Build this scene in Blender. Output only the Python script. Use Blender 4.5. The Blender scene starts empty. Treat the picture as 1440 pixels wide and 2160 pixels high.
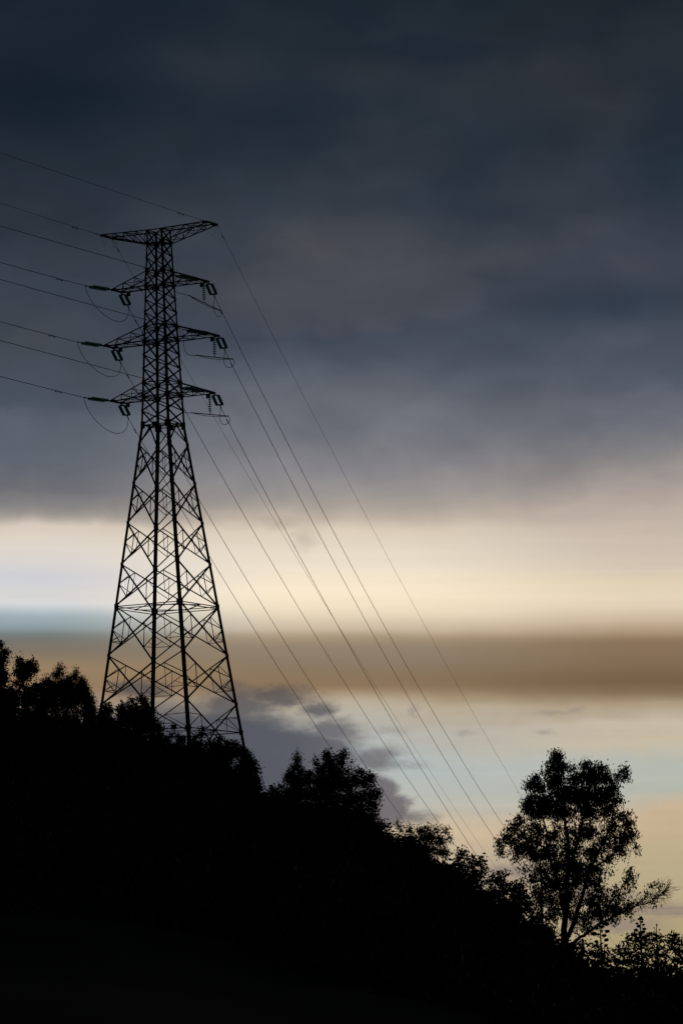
import bpy, math, random
import numpy as np
from mathutils import Matrix, Vector
S = bpy.context.scene
COL = S.collection
R = math.radians

# ------------------------------------------------------------------ camera
PITCH, ROLL = R(7.0508), R(-1.5533)
CAM = Vector((0, 0, 1.7))
fw = Vector((0, math.cos(PITCH), math.sin(PITCH)))
up0 = Vector((0, -math.sin(PITCH), math.cos(PITCH)))
rt0 = Vector((1, 0, 0))
rt = math.cos(ROLL) * rt0 + math.sin(ROLL) * up0
upv = -math.sin(ROLL) * rt0 + math.cos(ROLL) * up0
cd = bpy.data.cameras.new('camera')
cam = bpy.data.objects.new('camera', cd)
COL.objects.link(cam)
M = Matrix((rt, upv, -fw)).transposed().to_4x4()
M.translation = CAM
cam.matrix_world = M
cd.sensor_fit = 'VERTICAL'
cd.sensor_height = 36
cd.lens = 150
cd.clip_start = 0.5
cd.clip_end = 30000
S.camera = cam

# ------------------------------------------------------------------ colour management
S.view_settings.view_transform = 'Standard'
S.view_settings.look = 'None'
S.view_settings.exposure = 0
S.view_settings.gamma = 1
S.cycles.max_bounces = 5
S.cycles.transparent_max_bounces = 24

def lin(c):
    return tuple(((v / 255) / 12.92 if v / 255 <= .04045 else ((v / 255 + .055) / 1.055) ** 2.4) for v in c)

# ------------------------------------------------------------------ world: dusk sky, storm cloud over a bright western band
W = bpy.data.worlds.new('World')
S.world = W
W.use_nodes = True
NT = W.node_tree
NT.nodes.clear()
def nd(t, **k):
    n = NT.nodes.new(t)
    for a, b in k.items(): setattr(n, a, b)
    return n
def plug(sock, v):
    if hasattr(v, 'is_output'): NT.links.new(v, sock)
    else: sock.default_value = v
def mth(op, a, b=0.0, c=0.0, clamp=False):
    n = nd('ShaderNodeMath', operation=op, use_clamp=clamp)
    plug(n.inputs[0], a); plug(n.inputs[1], b); plug(n.inputs[2], c)
    return n.outputs[0]
def add(a, b): return mth('ADD', a, b)
def sub(a, b): return mth('SUBTRACT', a, b)
def mul(a, b): return mth('MULTIPLY', a, b)
def sstep(v, a, b, lo=0.0, hi=1.0):
    n = nd('ShaderNodeMapRange', interpolation_type='SMOOTHSTEP')
    plug(n.inputs[0], v); n.inputs[1].default_value = a; n.inputs[2].default_value = b
    n.inputs[3].default_value = lo; n.inputs[4].default_value = hi
    return n.outputs[0]
def mixc(f, a, b, mode='MIX'):
    n = nd('ShaderNodeMix', data_type='RGBA', blend_type=mode)
    plug(n.inputs[0], f)
    plug(n.inputs[6], a if hasattr(a, 'is_output') else (*a, 1)); plug(n.inputs[7], b if hasattr(b, 'is_output') else (*b, 1))
    return n.outputs[2]
tc = nd('ShaderNodeTexCoord')
sx = nd('ShaderNodeSeparateXYZ'); NT.links.new(tc.outputs['Generated'], sx.inputs[0])
AZ = mth('ARCTAN2', sx.outputs[0], sx.outputs[1])          # azimuth from due "ahead", radians
EL = mth('ARCSINE', mth('MINIMUM', mth('MAXIMUM', sx.outputs[2], -.9999), .9999))
# degrees*157: a fine angular unit for a sky seen through a long lens; cloud decks tip 1.5 degrees
TILT = -.0271
A0 = mul(AZ, 9000.0); E0 = mul(sub(EL, PITCH), 9000.0)
U = add(add(A0, mul(E0, TILT)), 720.0)
V = sub(1080.0, sub(E0, mul(A0, TILT)))
def noise(su, sv, detail=4, rough=.5, seed=0.0, warp=0.0):
    c = nd('ShaderNodeCombineXYZ')
    plug(c.inputs[0], mul(U, 1 / su)); plug(c.inputs[1], mul(V, 1 / sv)); c.inputs[2].default_value = seed
    n = nd('ShaderNodeTexNoise', noise_dimensions='3D')
    NT.links.new(c.outputs[0], n.inputs['Vector'])
    n.inputs['Scale'].default_value = 1; n.inputs['Detail'].default_value = detail
    n.inputs['Roughness'].default_value = rough; n.inputs['Distortion'].default_value = warp
    return sub(n.outputs['Fac'], .5)
nbig = noise(420, 190, 3, .45, 3.1, .3)
nmid = noise(135, 80, 4, .5, 7.7, .4)
nfine = noise(42, 26, 4, .6, 1.3, .6)
nstreak = noise(700, 22, 3, .5, 5.2)
hi = sstep(V, 950, 1120, 1, 0)                              # storm deck
lo = sstep(V, 1440, 1520, 0, 1)                             # open sky low down
band = mul(sub(1.0, hi), sub(1.0, lo))
hi2 = sstep(V, 780, 1100, 1, 0)
Vw = add(V, add(mul(hi2, mul(nbig, 110.0)), mul(sstep(V, 1040, 1220, 1, 0), mul(nmid, 44.0))))
Vw = add(Vw, mul(band, add(mul(nbig, 16.0), mul(nmid, 6.0))))
Vw = add(Vw, mul(lo, add(mul(nbig, 90.0), add(mul(nmid, 50.0), mul(nstreak, 26.0)))))
def ramp(stops):
    n = nd('ShaderNodeValToRGB')
    cr = n.color_ramp; cr.interpolation = 'LINEAR'
    for i, (p, c) in enumerate(stops):
        e = cr.elements[i] if i < 2 else cr.elements.new(p / 2300)
        e.position = p / 2300; e.color = (*lin(c), 1)
    NT.links.new(mul(Vw, 1 / 2300), n.inputs[0])
    return n.outputs[0]
LEFT = [(0, (26, 36, 47)), (200, (22, 33, 46)), (330, (32, 42, 53)), (450, (43, 51, 62)), (600, (57, 65, 76)), (750, (66, 73, 83)), (860, (72, 81, 93)), (900, (86, 94, 105)), (978, (95, 102, 113)), (1030, (111, 112, 118)), (1070, (133, 131, 131)), (1092, (156, 150, 144)), (1114, (212, 201, 187)), (1140, (222, 212, 198)), (1175, (221, 214, 207)), (1224, (206, 207, 213)), (1256, (214, 213, 212)), (1277, (216, 216, 219)), (1290, (184, 196, 202)), (1304, (156, 173, 180)), (1326, (139, 156, 162)), (1341, (115, 124, 123)), (1354, (119, 116, 109)), (1372, (124, 116, 103)), (1390, (138, 121, 99)), (1410, (150, 127, 98)), (1450, (148, 122, 95)), (1490, (150, 130, 112)), (1560, (110, 106, 108)), (1700, (90, 92, 100))]
MID = [(0, (27, 38, 48)), (150, (37, 46, 56)), (300, (38, 48, 59)), (450, (51, 59, 69)), (600, (66, 72, 82)), (700, (65, 74, 88)), (750, (75, 83, 95)), (900, (108, 112, 121)), (965, (125, 125, 131)), (1030, (147, 144, 144)), (1066, (167, 159, 151)), (1094, (190, 178, 164)), (1122, (220, 206, 186)), (1159, (230, 218, 199)), (1192, (237, 224, 203)), (1224, (247, 231, 205)), (1256, (250, 233, 204)), (1282, (243, 226, 196)), (1305, (224, 208, 182)), (1328, (202, 185, 161)), (1345, (168, 149, 124)), (1365, (148, 132, 111)), (1392, (139, 124, 105)), (1420, (138, 119, 95)), (1450, (139, 116, 90)), (1466, (168, 149, 123)), (1485, (184, 172, 151)), (1530, (182, 179, 170)), (1600, (176, 187, 187)), (1690, (188, 187, 177)), (1740, (208, 188, 158)), (1830, (172, 158, 145))]
RIGHT = [(0, (28, 37, 46)), (150, (40, 46, 54)), (260, (38, 47, 57)), (450, (49, 57, 68)), (550, (60, 67, 79)), (620, (58, 67, 81)), (700, (72, 79, 92)), (800, (79, 87, 99)), (900, (104, 108, 118)), (945, (122, 122, 126)), (985, (140, 136, 135)), (1020, (162, 152, 148)), (1078, (188, 174, 162)), (1120, (198, 183, 170)), (1208, (213, 198, 180)), (1226, (222, 206, 180)), (1263, (229, 213, 188)), (1289, (220, 203, 178)), (1315, (197, 177, 151)), (1334, (174, 151, 123)), (1351, (138, 116, 91)), (1402, (128, 107, 82)), (1436, (114, 95, 70)), (1460, (132, 112, 86)), (1482, (168, 150, 124)), (1525, (196, 183, 163)), (1565, (200, 187, 163)), (1610, (180, 184, 175)), (1670, (180, 184, 173)), (1710, (200, 178, 148)), (1830, (184, 170, 138)), (1960, (173, 159, 120))]

cL, cC, cR = ramp(LEFT), ramp(MID), ramp(RIGHT)
col = mixc(sstep(U, 60, 640), cL, cC)
col = mixc(sstep(U, 760, 1400), col, cR)
wu = noise(120, 70, 5, .62, 11.0); wv = noise(130, 60, 5, .62, 17.0)
UW = add(U, mul(wu, 120.0)); VW = add(V, mul(wv, 62.0))
wu2 = noise(45, 25, 4, .6, 21.0); wv2 = noise(45, 22, 4, .6, 27.0)
US = add(U, mul(wu2, 60.0)); VS = add(V, mul(wv2, 30.0))
def blobs(lst, nz, amp, soft, uu=None, vv=None):
    m = None
    for (u, v, ru, rv) in lst:
        a = mul(sub(uu or UW, u), 1 / ru); b = mul(sub(vv or VW, v), 1 / rv)
        q = sub(1.0, mth('SQRT', add(mul(a, a), mul(b, b))))
        m = q if m is None else mth('MAXIMUM', m, q)
    return sstep(add(m, mul(nz, amp)), 0.0, soft)
nzA = add(mul(nmid, .5), mul(nfine, .7))
nzB = add(mul(nbig, .7), mul(nmid, .7))
# mottling of the storm deck: soft paler undersides and bluish gaps
m1 = blobs([(1150, 230, 330, 150), (780, 170, 170, 70), (880, 330, 260, 120), (480, 170, 200, 90)], nzB, .5, 1.0)
col = mixc(mul(m1, .45), col, mixc(1.0, col, (1.42, 1.25, 1.16), 'MULTIPLY'))
m2 = blobs([(130, 230, 330, 110), (1420, 300, 110, 160), (1290, 640, 330, 80), (900, 110, 300, 40)], nzB, .5, .8)
col = mixc(mul(m2, .6), col, mixc(1.0, col, (.62, .76, .88), 'MULTIPLY'))
m3 = blobs([(700, 600, 330, 95), (600, 680, 70, 45), (690, 690, 55, 30), (790, 670, 85, 42), (930, 620, 130, 65), (860, 520, 400, 80)], nzB, .2, .4, US, VS)
col = mixc(mul(m3, .85), col, mixc(1.0, col, (1.18, 1.09, 1.03), 'MULTIPLY'))
# grey cloud low on the left, ragged on its upper right edge
m4 = blobs([(430, 1630, 350, 185), (610, 1625, 205, 125), (770, 1670, 80, 60), (815, 1708, 85, 45)], nzA, .22, .42)
m4b = blobs([(500, 1490, 150, 62), (580, 1468, 130, 38), (668, 1496, 62, 34), (300, 1455, 100, 30), (700, 1540, 90, 34), (790, 1600, 80, 40), (866, 1722, 76, 22)], nzA, .75, .8)
m4 = mth('MAXIMUM', m4, mul(m4b, .9))
grey = mixc(sstep(U, 560, 860), lin((76, 81, 93)), lin((110, 107, 112)))
grey = mixc(sstep(VW, 1450, 1540), lin((80, 78, 82)), grey)
col = mixc(mul(m4, .95), col, grey)
m5 = blobs([(873, 1503, 18, 26), (1212, 1498, 34, 11), (1160, 1504, 60, 9), (1148, 1545, 40, 10), (978, 1545, 46, 12), (830, 1540, 80, 16), (750, 1555, 60, 18), (860, 1612, 70, 14), (815, 1585, 60, 22)], nzA, 1.0, 1.2, US, VS)
col = mixc(mul(m5, .4), col, lin((122, 117, 119)))
m6 = blobs([(640, 1135, 44, 44), (590, 1105, 80, 24)], nzA, .9, 1.2, US, VS)
col = mixc(mul(m6, .35), col, lin((150, 140, 130)))
m7 = blobs([(1400, 1918, 130, 28), (1310, 1950, 140, 28), (1090, 1836, 120, 20), (1250, 1890, 180, 24)], nzA, .7, .8, US, VS)
col = mixc(mul(m7, .7), col, lin((138, 124, 120)))

# texture of the deck
cb = nd('ShaderNodeCombineXYZ')
plug(cb.inputs[0], mul(add(U, mul(nbig, 300.0)), 1 / 250)); plug(cb.inputs[1], mul(add(V, mul(nmid, 60.0)), 1 / 120)); cb.inputs[2].default_value = 4.4
vo = nd('ShaderNodeTexVoronoi', feature='SMOOTH_F1'); NT.links.new(cb.outputs[0], vo.inputs['Vector'])
vo.inputs['Scale'].default_value = 1; vo.inputs['Smoothness'].default_value = .55; vo.inputs['Randomness'].default_value = 1
bil = mul(sub(.5, vo.outputs['Distance']), sstep(V, 500, 1000, 1, 0))
col = mixc(mth('MULTIPLY', bil, 1.1, clamp=True), col, mixc(1.0, col, (1.42, 1.22, 1.12), 'MULTIPLY'))
col = mixc(mth('MULTIPLY', bil, -1.3, clamp=True), col, mixc(1.0, col, (.55, .72, .86), 'MULTIPLY'))
tex = add(1.0, add(mul(hi, add(mul(nmid, .30), mul(nbig, .28))), add(mul(band, mul(nstreak, .10)), mul(lo, add(mul(nfine, .08), mul(nstreak, .14))))))
vm = nd('ShaderNodeVectorMath', operation='SCALE')
NT.links.new(col, vm.inputs[0]); NT.links.new(tex, vm.inputs['Scale'])
col = vm.outputs[0]
# the rest of the sky, away from the afterglow, is dark overcast
absaz = mth('ABSOLUTE', AZ)
away = mth('MAXIMUM', sstep(absaz, R(12), R(60)), sstep(EL, R(15), R(45)))
away = mth('MAXIMUM', away, sstep(EL, R(-1), R(-4)))
col = mixc(away, col, (.0042, .0056, .008))
bgc = nd('ShaderNodeBackground'); NT.links.new(col, bgc.inputs[0]); bgc.inputs[1].default_value = 1
sky = nd('ShaderNodeTexSky', sky_type='NISHITA', sun_disc=False)
sky.sun_elevation = R(1.0); sky.sun_rotation = R(0)
bgs = nd('ShaderNodeBackground'); NT.links.new(sky.outputs[0], bgs.inputs[0]); bgs.inputs[1].default_value = .05
ms = nd('ShaderNodeMixShader'); ms.inputs[0].default_value = .993   # overcast: almost all cloud
NT.links.new(bgs.outputs[0], ms.inputs[1]); NT.links.new(bgc.outputs[0], ms.inputs[2])
wo = nd('ShaderNodeOutputWorld'); NT.links.new(ms.outputs[0], wo.inputs[0])

# ------------------------------------------------------------------ sun: low, ahead, veiled by cloud
sl = bpy.data.lights.new('sun', 'SUN'); sl.energy = .03; sl.angle = R(10); sl.color = (1, .86, .66)
so = bpy.data.objects.new('sun', sl); COL.objects.link(so)
so.rotation_euler = Vector((0, 1, math.tan(R(1.0)))).to_track_quat('Z', 'Y').to_euler()

# ------------------------------------------------------------------ materials
def mat(name, c1, c2, scale, rough=.8, metal=0.0, bump=0.0, spec=.3):
    m = bpy.data.materials.new(name); m.use_nodes = True
    t = m.node_tree; b = t.nodes['Principled BSDF']
    tx = t.nodes.new('ShaderNodeTexCoord')
    n = t.nodes.new('ShaderNodeTexNoise'); n.inputs['Scale'].default_value = scale; n.inputs['Detail'].default_value = 5
    t.links.new(tx.outputs['Object'], n.inputs['Vector'])
    r = t.nodes.new('ShaderNodeValToRGB')
    r.color_ramp.elements[0].position = .35; r.color_ramp.elements[0].color = (*c1, 1)
    r.color_ramp.elements[1].position = .65; r.color_ramp.elements[1].color = (*c2, 1)
    t.links.new(n.outputs['Fac'], r.inputs[0]); t.links.new(r.outputs[0], b.inputs['Base Color'])
    b.inputs['Roughness'].default_value = rough; b.inputs['Metallic'].default_value = metal
    b.inputs['Specular IOR Level'].default_value = spec
    if bump:
        k = t.nodes.new('ShaderNodeBump'); k.inputs['Strength'].default_value = bump
        t.links.new(n.outputs['Fac'], k.inputs['Height']); t.links.new(k.outputs[0], b.inputs['Normal'])
    return m
STEEL = mat('weathered_steel', (.07, .07, .065), (.13, .125, .115), 3, .75, .2)
CABLE = mat('aged_aluminium', (.09, .09, .09), (.15, .15, .15), 2, .7, .3)
IRON = mat('cast_iron', (.05, .05, .05), (.09, .085, .08), 8, .7, .2)
PLATE = mat('sign_back', (.10, .10, .09), (.16, .155, .14), 6, .8)
BARK = mat('bark', (.035, .028, .02), (.085, .068, .05), 4, .9, 0, .3, .1)
GROUND = mat('hill_soil', (.03, .026, .018), (.05, .05, .028), .15, .95, 0, 0, .05)
def leafmat(name, c1, c2):
    m = mat(name, c1, c2, 1.3, .75, 0, 0, .15)
    return m
LEAF = {'fan': leafmat('leaf_fan', (.04, .06, .02), (.07, .10, .03)), 'round': leafmat('leaf_dark', (.035, .055, .02), (.06, .09, .03)), 'wispy': leafmat('leaf_feathery', (.05, .065, .025), (.08, .10, .04)),
        'droop': leafmat('leaf_gum', (.045, .06, .032), (.075, .095, .05)), 'bigleaf': leafmat('leaf_broad', (.04, .065, .02), (.07, .11, .035)),
        'scrub': leafmat('leaf_scrub', (.03, .045, .018), (.055, .075, .03))}
def glassmat():
    m = bpy.data.materials.new('green_glass'); m.use_nodes = True
    t = m.node_tree; b = t.nodes['Principled BSDF']
    n = t.nodes.new('ShaderNodeTexNoise'); n.inputs['Scale'].default_value = 6
    r = t.nodes.new('ShaderNodeValToRGB')
    r.color_ramp.elements[0].color = (.22, .50, .46, 1); r.color_ramp.elements[1].color = (.30, .62, .56, 1)
    t.links.new(n.outputs['Fac'], r.inputs[0]); t.links.new(r.outputs[0], b.inputs['Base Color'])
    b.inputs['Roughness'].default_value = .2
    tr = t.nodes.new('ShaderNodeBsdfTranslucent'); t.links.new(r.outputs[0], tr.inputs[0])
    mx = t.nodes.new('ShaderNodeMixShader'); mx.inputs[0].default_value = .8
    o = t.nodes['Material Output']
    t.links.new(b.outputs[0], mx.inputs[1]); t.links.new(tr.outputs[0], mx.inputs[2])
    tp = t.nodes.new('ShaderNodeBsdfTransparent'); tp.inputs[0].default_value = (.72, .95, .9, 1)
    m2 = t.nodes.new('ShaderNodeMixShader'); m2.inputs[0].default_value = .42
    t.links.new(mx.outputs[0], m2.inputs[1]); t.links.new(tp.outputs[0], m2.inputs[2]); t.links.new(m2.outputs[0], o.inputs[0])
    return m
GLASS = glassmat()

# ------------------------------------------------------------------ mesh helpers
class MB:
    def __init__(s): s.v = []; s.f = []
    def poly(s, vs, fs):
        o = len(s.v); s.v += [tuple(q) for q in vs]; s.f += [tuple(o + i for i in q) for q in fs]
    def prism(s, p, q, prof, a, b):
        n = len(prof); p = Vector(p); q = Vector(q)
        vs = [p + a * x + b * y for x, y in prof] + [q + a * x + b * y for x, y in prof]
        s.poly(vs, [(i, (i + 1) % n, n + (i + 1) % n, n + i) for i in range(n)] + [tuple(range(n))[::-1], tuple(range(n, 2 * n))])
    def angle(s, p, q, w, inward=None, t=None, off=0.0, flip=False):
        """steel angle bar from p to q, one flange across the face, one pointing inward"""
        p = Vector(p); q = Vector(q); d = (q - p).normalized(); t = t or max(w * .14, .008)
        b = Vector(inward) if inward is not None else Vector((0, 0, 1))
        b = b - d * b.dot(d)
        if b.length < 1e-4: b = Vector((1, 0, 0)) - d * d.x
        b.normalize(); a = d.cross(b)
        if flip: a = -a
        o = b * off - a * (w / 2)
        s.prism(p + o, q + o, [(0, 0), (w, 0), (w, t), (t, t), (t, w), (0, w)], a, b)
    def box(s, p, q, w, h, upd=(0, 0, 1)):
        p = Vector(p); q = Vector(q); d = (q - p).normalized(); u = Vector(upd); u = (u - d * u.dot(d)).normalized(); a = d.cross(u)
        s.prism(p, q, [(-w / 2, -h / 2), (w / 2, -h / 2), (w / 2, h / 2), (-w / 2, h / 2)], a, u)
    def tube(s, pts, rad, n=6, cap=True):
        pts = [Vector(p) for p in pts]; rs = rad if isinstance(rad, (list, tuple)) else [rad] * len(pts)
        vs = []; prev = None
        for i, p in enumerate(pts):
            d = (pts[min(i + 1, len(pts) - 1)] - pts[max(i - 1, 0)])
            d = d.normalized() if d.length > 1e-9 else Vector((0, 0, 1))
            if prev is None:
                a = d.orthogonal().normalized()
            else:
                a = prev - d * prev.dot(d)
                a = a.normalized() if a.length > 1e-6 else d.orthogonal().normalized()
            prev = a; b = d.cross(a)
            vs += [p + (a * math.cos(2 * math.pi * k / n) + b * math.sin(2 * math.pi * k / n)) * rs[i] for k in range(n)]
        fs = [(i * n + k, i * n + (k + 1) % n, (i + 1) * n + (k + 1) % n, (i + 1) * n + k) for i in range(len(pts) - 1) for k in range(n)]
        if cap: fs += [tuple(range(n))[::-1], tuple(range((len(pts) - 1) * n, len(pts) * n))]
        s.poly(vs, fs)
    def lathe(s, o, ax, prof, n=12):
        """prof: (distance along ax, radius)"""
        o = Vector(o); ax = Vector(ax).normalized(); a = ax.orthogonal().normalized(); b = ax.cross(a)
        vs = [o + ax * x + (a * math.cos(2 * math.pi * k / n) + b * math.sin(2 * math.pi * k / n)) * r for x, r in prof for k in range(n)]
        s.poly(vs, [(i * n + k, i * n + (k + 1) % n, (i + 1) * n + (k + 1) % n, (i + 1) * n + k) for i in range(len(prof) - 1) for k in range(n)])
    def quads(s, P):
        o = len(s.v); P = np.asarray(P); s.v += [tuple(x) for x in P.reshape(-1, 3).tolist()]
        s.f += [(o + 4 * i, o + 4 * i + 1, o + 4 * i + 2, o + 4 * i + 3) for i in range(len(P))]
    def mesh(s, name, m):
        me = bpy.data.meshes.new(name); me.from_pydata(s.v, [], s.f); me.update(); me.materials.append(m); return me
    def build(s, name, m, parent=None, label=None):
        o = bpy.data.objects.new(name, s.mesh(name, m)); COL.objects.link(o)
        if parent: o.parent = parent
        if label: o['label'] = label
        return o
def empty(name, loc, rz=0.0):
    o = bpy.data.objects.new(name, None); o.location = loc; o.rotation_euler = (0, 0, rz); o.empty_display_size = .5; COL.objects.link(o); return o
def tag(o, label, cat, group=None):
    o['label'] = label; o['category'] = cat
    if group: o['group'] = group
    return o
def part_mesh(name, me, parent):
    o = bpy.data.objects.new(name, me); COL.objects.link(o); o.parent = parent; return o
def quad_mesh_obj(name, P, m, parent=None):
    """fast build of an (n,4,3) array of leaves"""
    P = np.asarray(P, dtype=np.float32); n = len(P)
    me = bpy.data.meshes.new(name)
    me.vertices.add(n * 4); me.vertices.foreach_set('co', P.reshape(-1))
    me.loops.add(n * 4); me.loops.foreach_set('vertex_index', np.arange(n * 4, dtype=np.int32))
    me.polygons.add(n); me.polygons.foreach_set('loop_start', np.arange(0, n * 4, 4, dtype=np.int32))
    me.update(calc_edges=True); me.validate(); me.materials.append(m)
    o = bpy.data.objects.new(name, me); COL.objects.link(o)
    if parent: o.parent = parent
    return o

# ------------------------------------------------------------------ terrain
CREST = [(-6.553, 387.5, 30.66), (-4.662, 381.3, 28.46), (-4.029, 378.9, 27.91), (-3.269, 376.6, 27.3), (-2.575, 374.4, 25.58), (-1.88, 370.2, 23.97), (-1.256, 355.1, 20.01), (-0.879, 345.0, 18.28), (-0.247, 335.0, 17.15), (0.38, 315.0, 14.56), (1.007, 295.0, 12.19), (1.631, 270.1, 9.73), (2.248, 248.2, 6.82), (2.74, 226.3, 4.75), (2.984, 205.3, 3.54), (3.358, 180.3, 2.89), (4.361, 160.5, 2.38), (5.986, 150.8, 1.98)]   # azimuth deg, distance, height of the wooded ridge
CA = [c[0] for c in CREST]; CD = [c[1] for c in CREST]; CZ = [c[2] for c in CREST]
CA2 = [-180, -70, -22] + CA + [9, 30, 180]; CD2 = [200, 320, 385] + CD + [150, 150, 200]; CZ2 = [0, 6, 36] + CZ + [.6, .2, 0]
def ground_np(x, y):
    az = np.degrees(np.arctan2(x, y)); d = np.hypot(x, y)
    zc = np.interp(az, CA2, CZ2); D = np.interp(az, CA2, CD2)
    rise = zc * np.clip((d - 20) / (D - 20), 0, 1) ** 1.5
    t = np.clip((d - D - 45) / 420, 0, 1); t = t * t * (3 - 2 * t)
    z = rise - t * (zc + 62)
    bump = .35 * np.sin(x * .21 + 1.3 * np.sin(y * .06)) * np.sin(y * .13 + np.sin(x * .1)) * np.clip((d - 60) / 100, 0, 1)
    return z + bump
az = np.radians(np.concatenate([np.arange(-180, -14, 6.), np.arange(-14, -5.5, 1.), np.arange(-5.5, 5.5, .12), np.arange(5.5, 14, 1.), np.arange(14, 180, 6.)]))
dd = np.concatenate([[1], np.arange(15, 450, 6.), np.array([460, 490, 530, 570, 620, 680, 760, 850, 1000, 1300, 1800, 2600, 4000, 7000, 12000])])
AZg, DDg = np.meshgrid(az, dd)
X = DDg * np.sin(AZg); Y = DDg * np.cos(AZg); Z = ground_np(X, Y)
na = len(az); nb = len(dd)
vs = np.stack([X, Y, Z], -1).reshape(-1, 3).tolist()
fs = [(i * na + j, i * na + (j + 1) % na, (i + 1) * na + (j + 1) % na, (i + 1) * na + j) for i in range(nb - 1) for j in range(na)]
fs.append(tuple(range(na))[::-1])
g = MB(); g.v = [tuple(v) for v in vs]; g.f = fs
hill = g.build('hillside', GROUND)
hill['kind'] = 'structure'
for p in hill.data.polygons: p.use_smooth = True

# ------------------------------------------------------------------ transmission tower
YAW = R(-28.22968)
POS = Vector((-16.26268527, 390.80445134, 41.70263996))
LV = dict(topU=35.21, topL=33.96, a1U=31.31, a1L=29.96, a2U=26.18, a2L=24.77, a3U=20.85, a3L=19.56, waist=16.84, p1=15.07, p2=11.45, p3=7.76, p4=3.92, belt=0.0, p5=-4.52, p6=-9.04, belt2=-11.66, foot=-15.6)
BASE = LV['foot']
RZ = Matrix.Rotation(YAW, 3, 'Z')
def tw(p): return RZ @ Vector(p) + POS                      # tower frame -> world
def half(z):
    if z >= LV['waist']: return 1.4824 + (.8207 - 1.4824) * (z - 16.84) / (35.21 - 16.84)
    return 3.5 + (1.4824 - 3.5) * z / 16.84
tower = empty('transmission_tower', tw((0, 0, BASE)), YAW)
tag(tower, 'tall steel lattice transmission tower standing on the wooded ridge', 'transmission tower')
def L(x, y, z): return Vector((x, y, z - BASE))             # tower frame -> local of the root
SG = [(-1, -1), (1, -1), (1, 1), (-1, 1)]                   # corner order round the plan
def corner(k, z):
    a = half(z); return L(SG[k % 4][0] * a, SG[k % 4][1] * a, z)
FN = [Vector((0, 1, 0)), Vector((-1, 0, 0)), Vector((0, -1, 0)), Vector((1, 0, 0))]   # inward normal of face k (corner k -> k+1)
def lerp(a, b, t): return a + (b - a) * t
UP = [35.21, 33.96, 32.63, 31.31, 29.96, 28.70, 27.44, 26.18, 24.77, 23.46, 22.16, 20.85, 19.56, 18.2, 16.84]
HOR = [35.21, 33.96, 31.31, 29.96, 26.18, 24.77, 20.85, 19.56, 16.84]
# legs with their gusset plates
for k in range(4):
    m = MB(); sxk, syk = SG[k]
    def legbar(z0, z1, w, t):
        p = corner(k, z0); q = corner(k, z1)
        a = Vector((-sxk, 0, 0)); b = Vector((0, -syk, 0))
        if a.cross(b).z < 0: a, b = b, a
        m.prism(p, q, [(0, 0), (w, 0), (w, t), (t, t), (t, w), (0, w)], a, b)
    legbar(BASE, 0.0, .285, .035); legbar(0.0, 16.84, .265, .032); legbar(16.84, 26.18, .20, .026); legbar(26.18, 35.25, .155, .02)
    def gusset(z, w, h):
        c = corner(k, z)
        for ax_, n_ in ((Vector((-sxk, 0, 0)), Vector((0, syk, 0))), (Vector((0, -syk, 0)), Vector((sxk, 0, 0)))):
            c0 = c + n_ * .012
            m.prism(c0 - Vector((0, 0, h)), c0 + Vector((0, 0, h)), [(-.03, 0), (w, 0), (w, .012), (-.03, .012)], ax_, n_)
    for z in HOR: gusset(z if z < 35 else z - .12, .33 if z < 34 else .22, .24 if z < 35 else .12)
    gusset(16.84, .42, .34); gusset(0, .42, .22); gusset(-11.66, .4, .2)
    for z in UP:
        if z not in HOR: gusset(z, .2, .13)
    for z in (15.07, 11.45, 7.76, 3.92, -4.52, -9.04): gusset(z, .3, .14)
    if k == 1:                                               # climbing pegs on the near leg
        z = -12.0
        while z < 34:
            c = corner(k, z); m.box(c, c + Vector((.17, 0, 0)) if int(z * 10) % 2 else c + Vector((0, -.17, 0)), .02, .02); z += .43
    m.build('leg', STEEL, tower)
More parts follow.
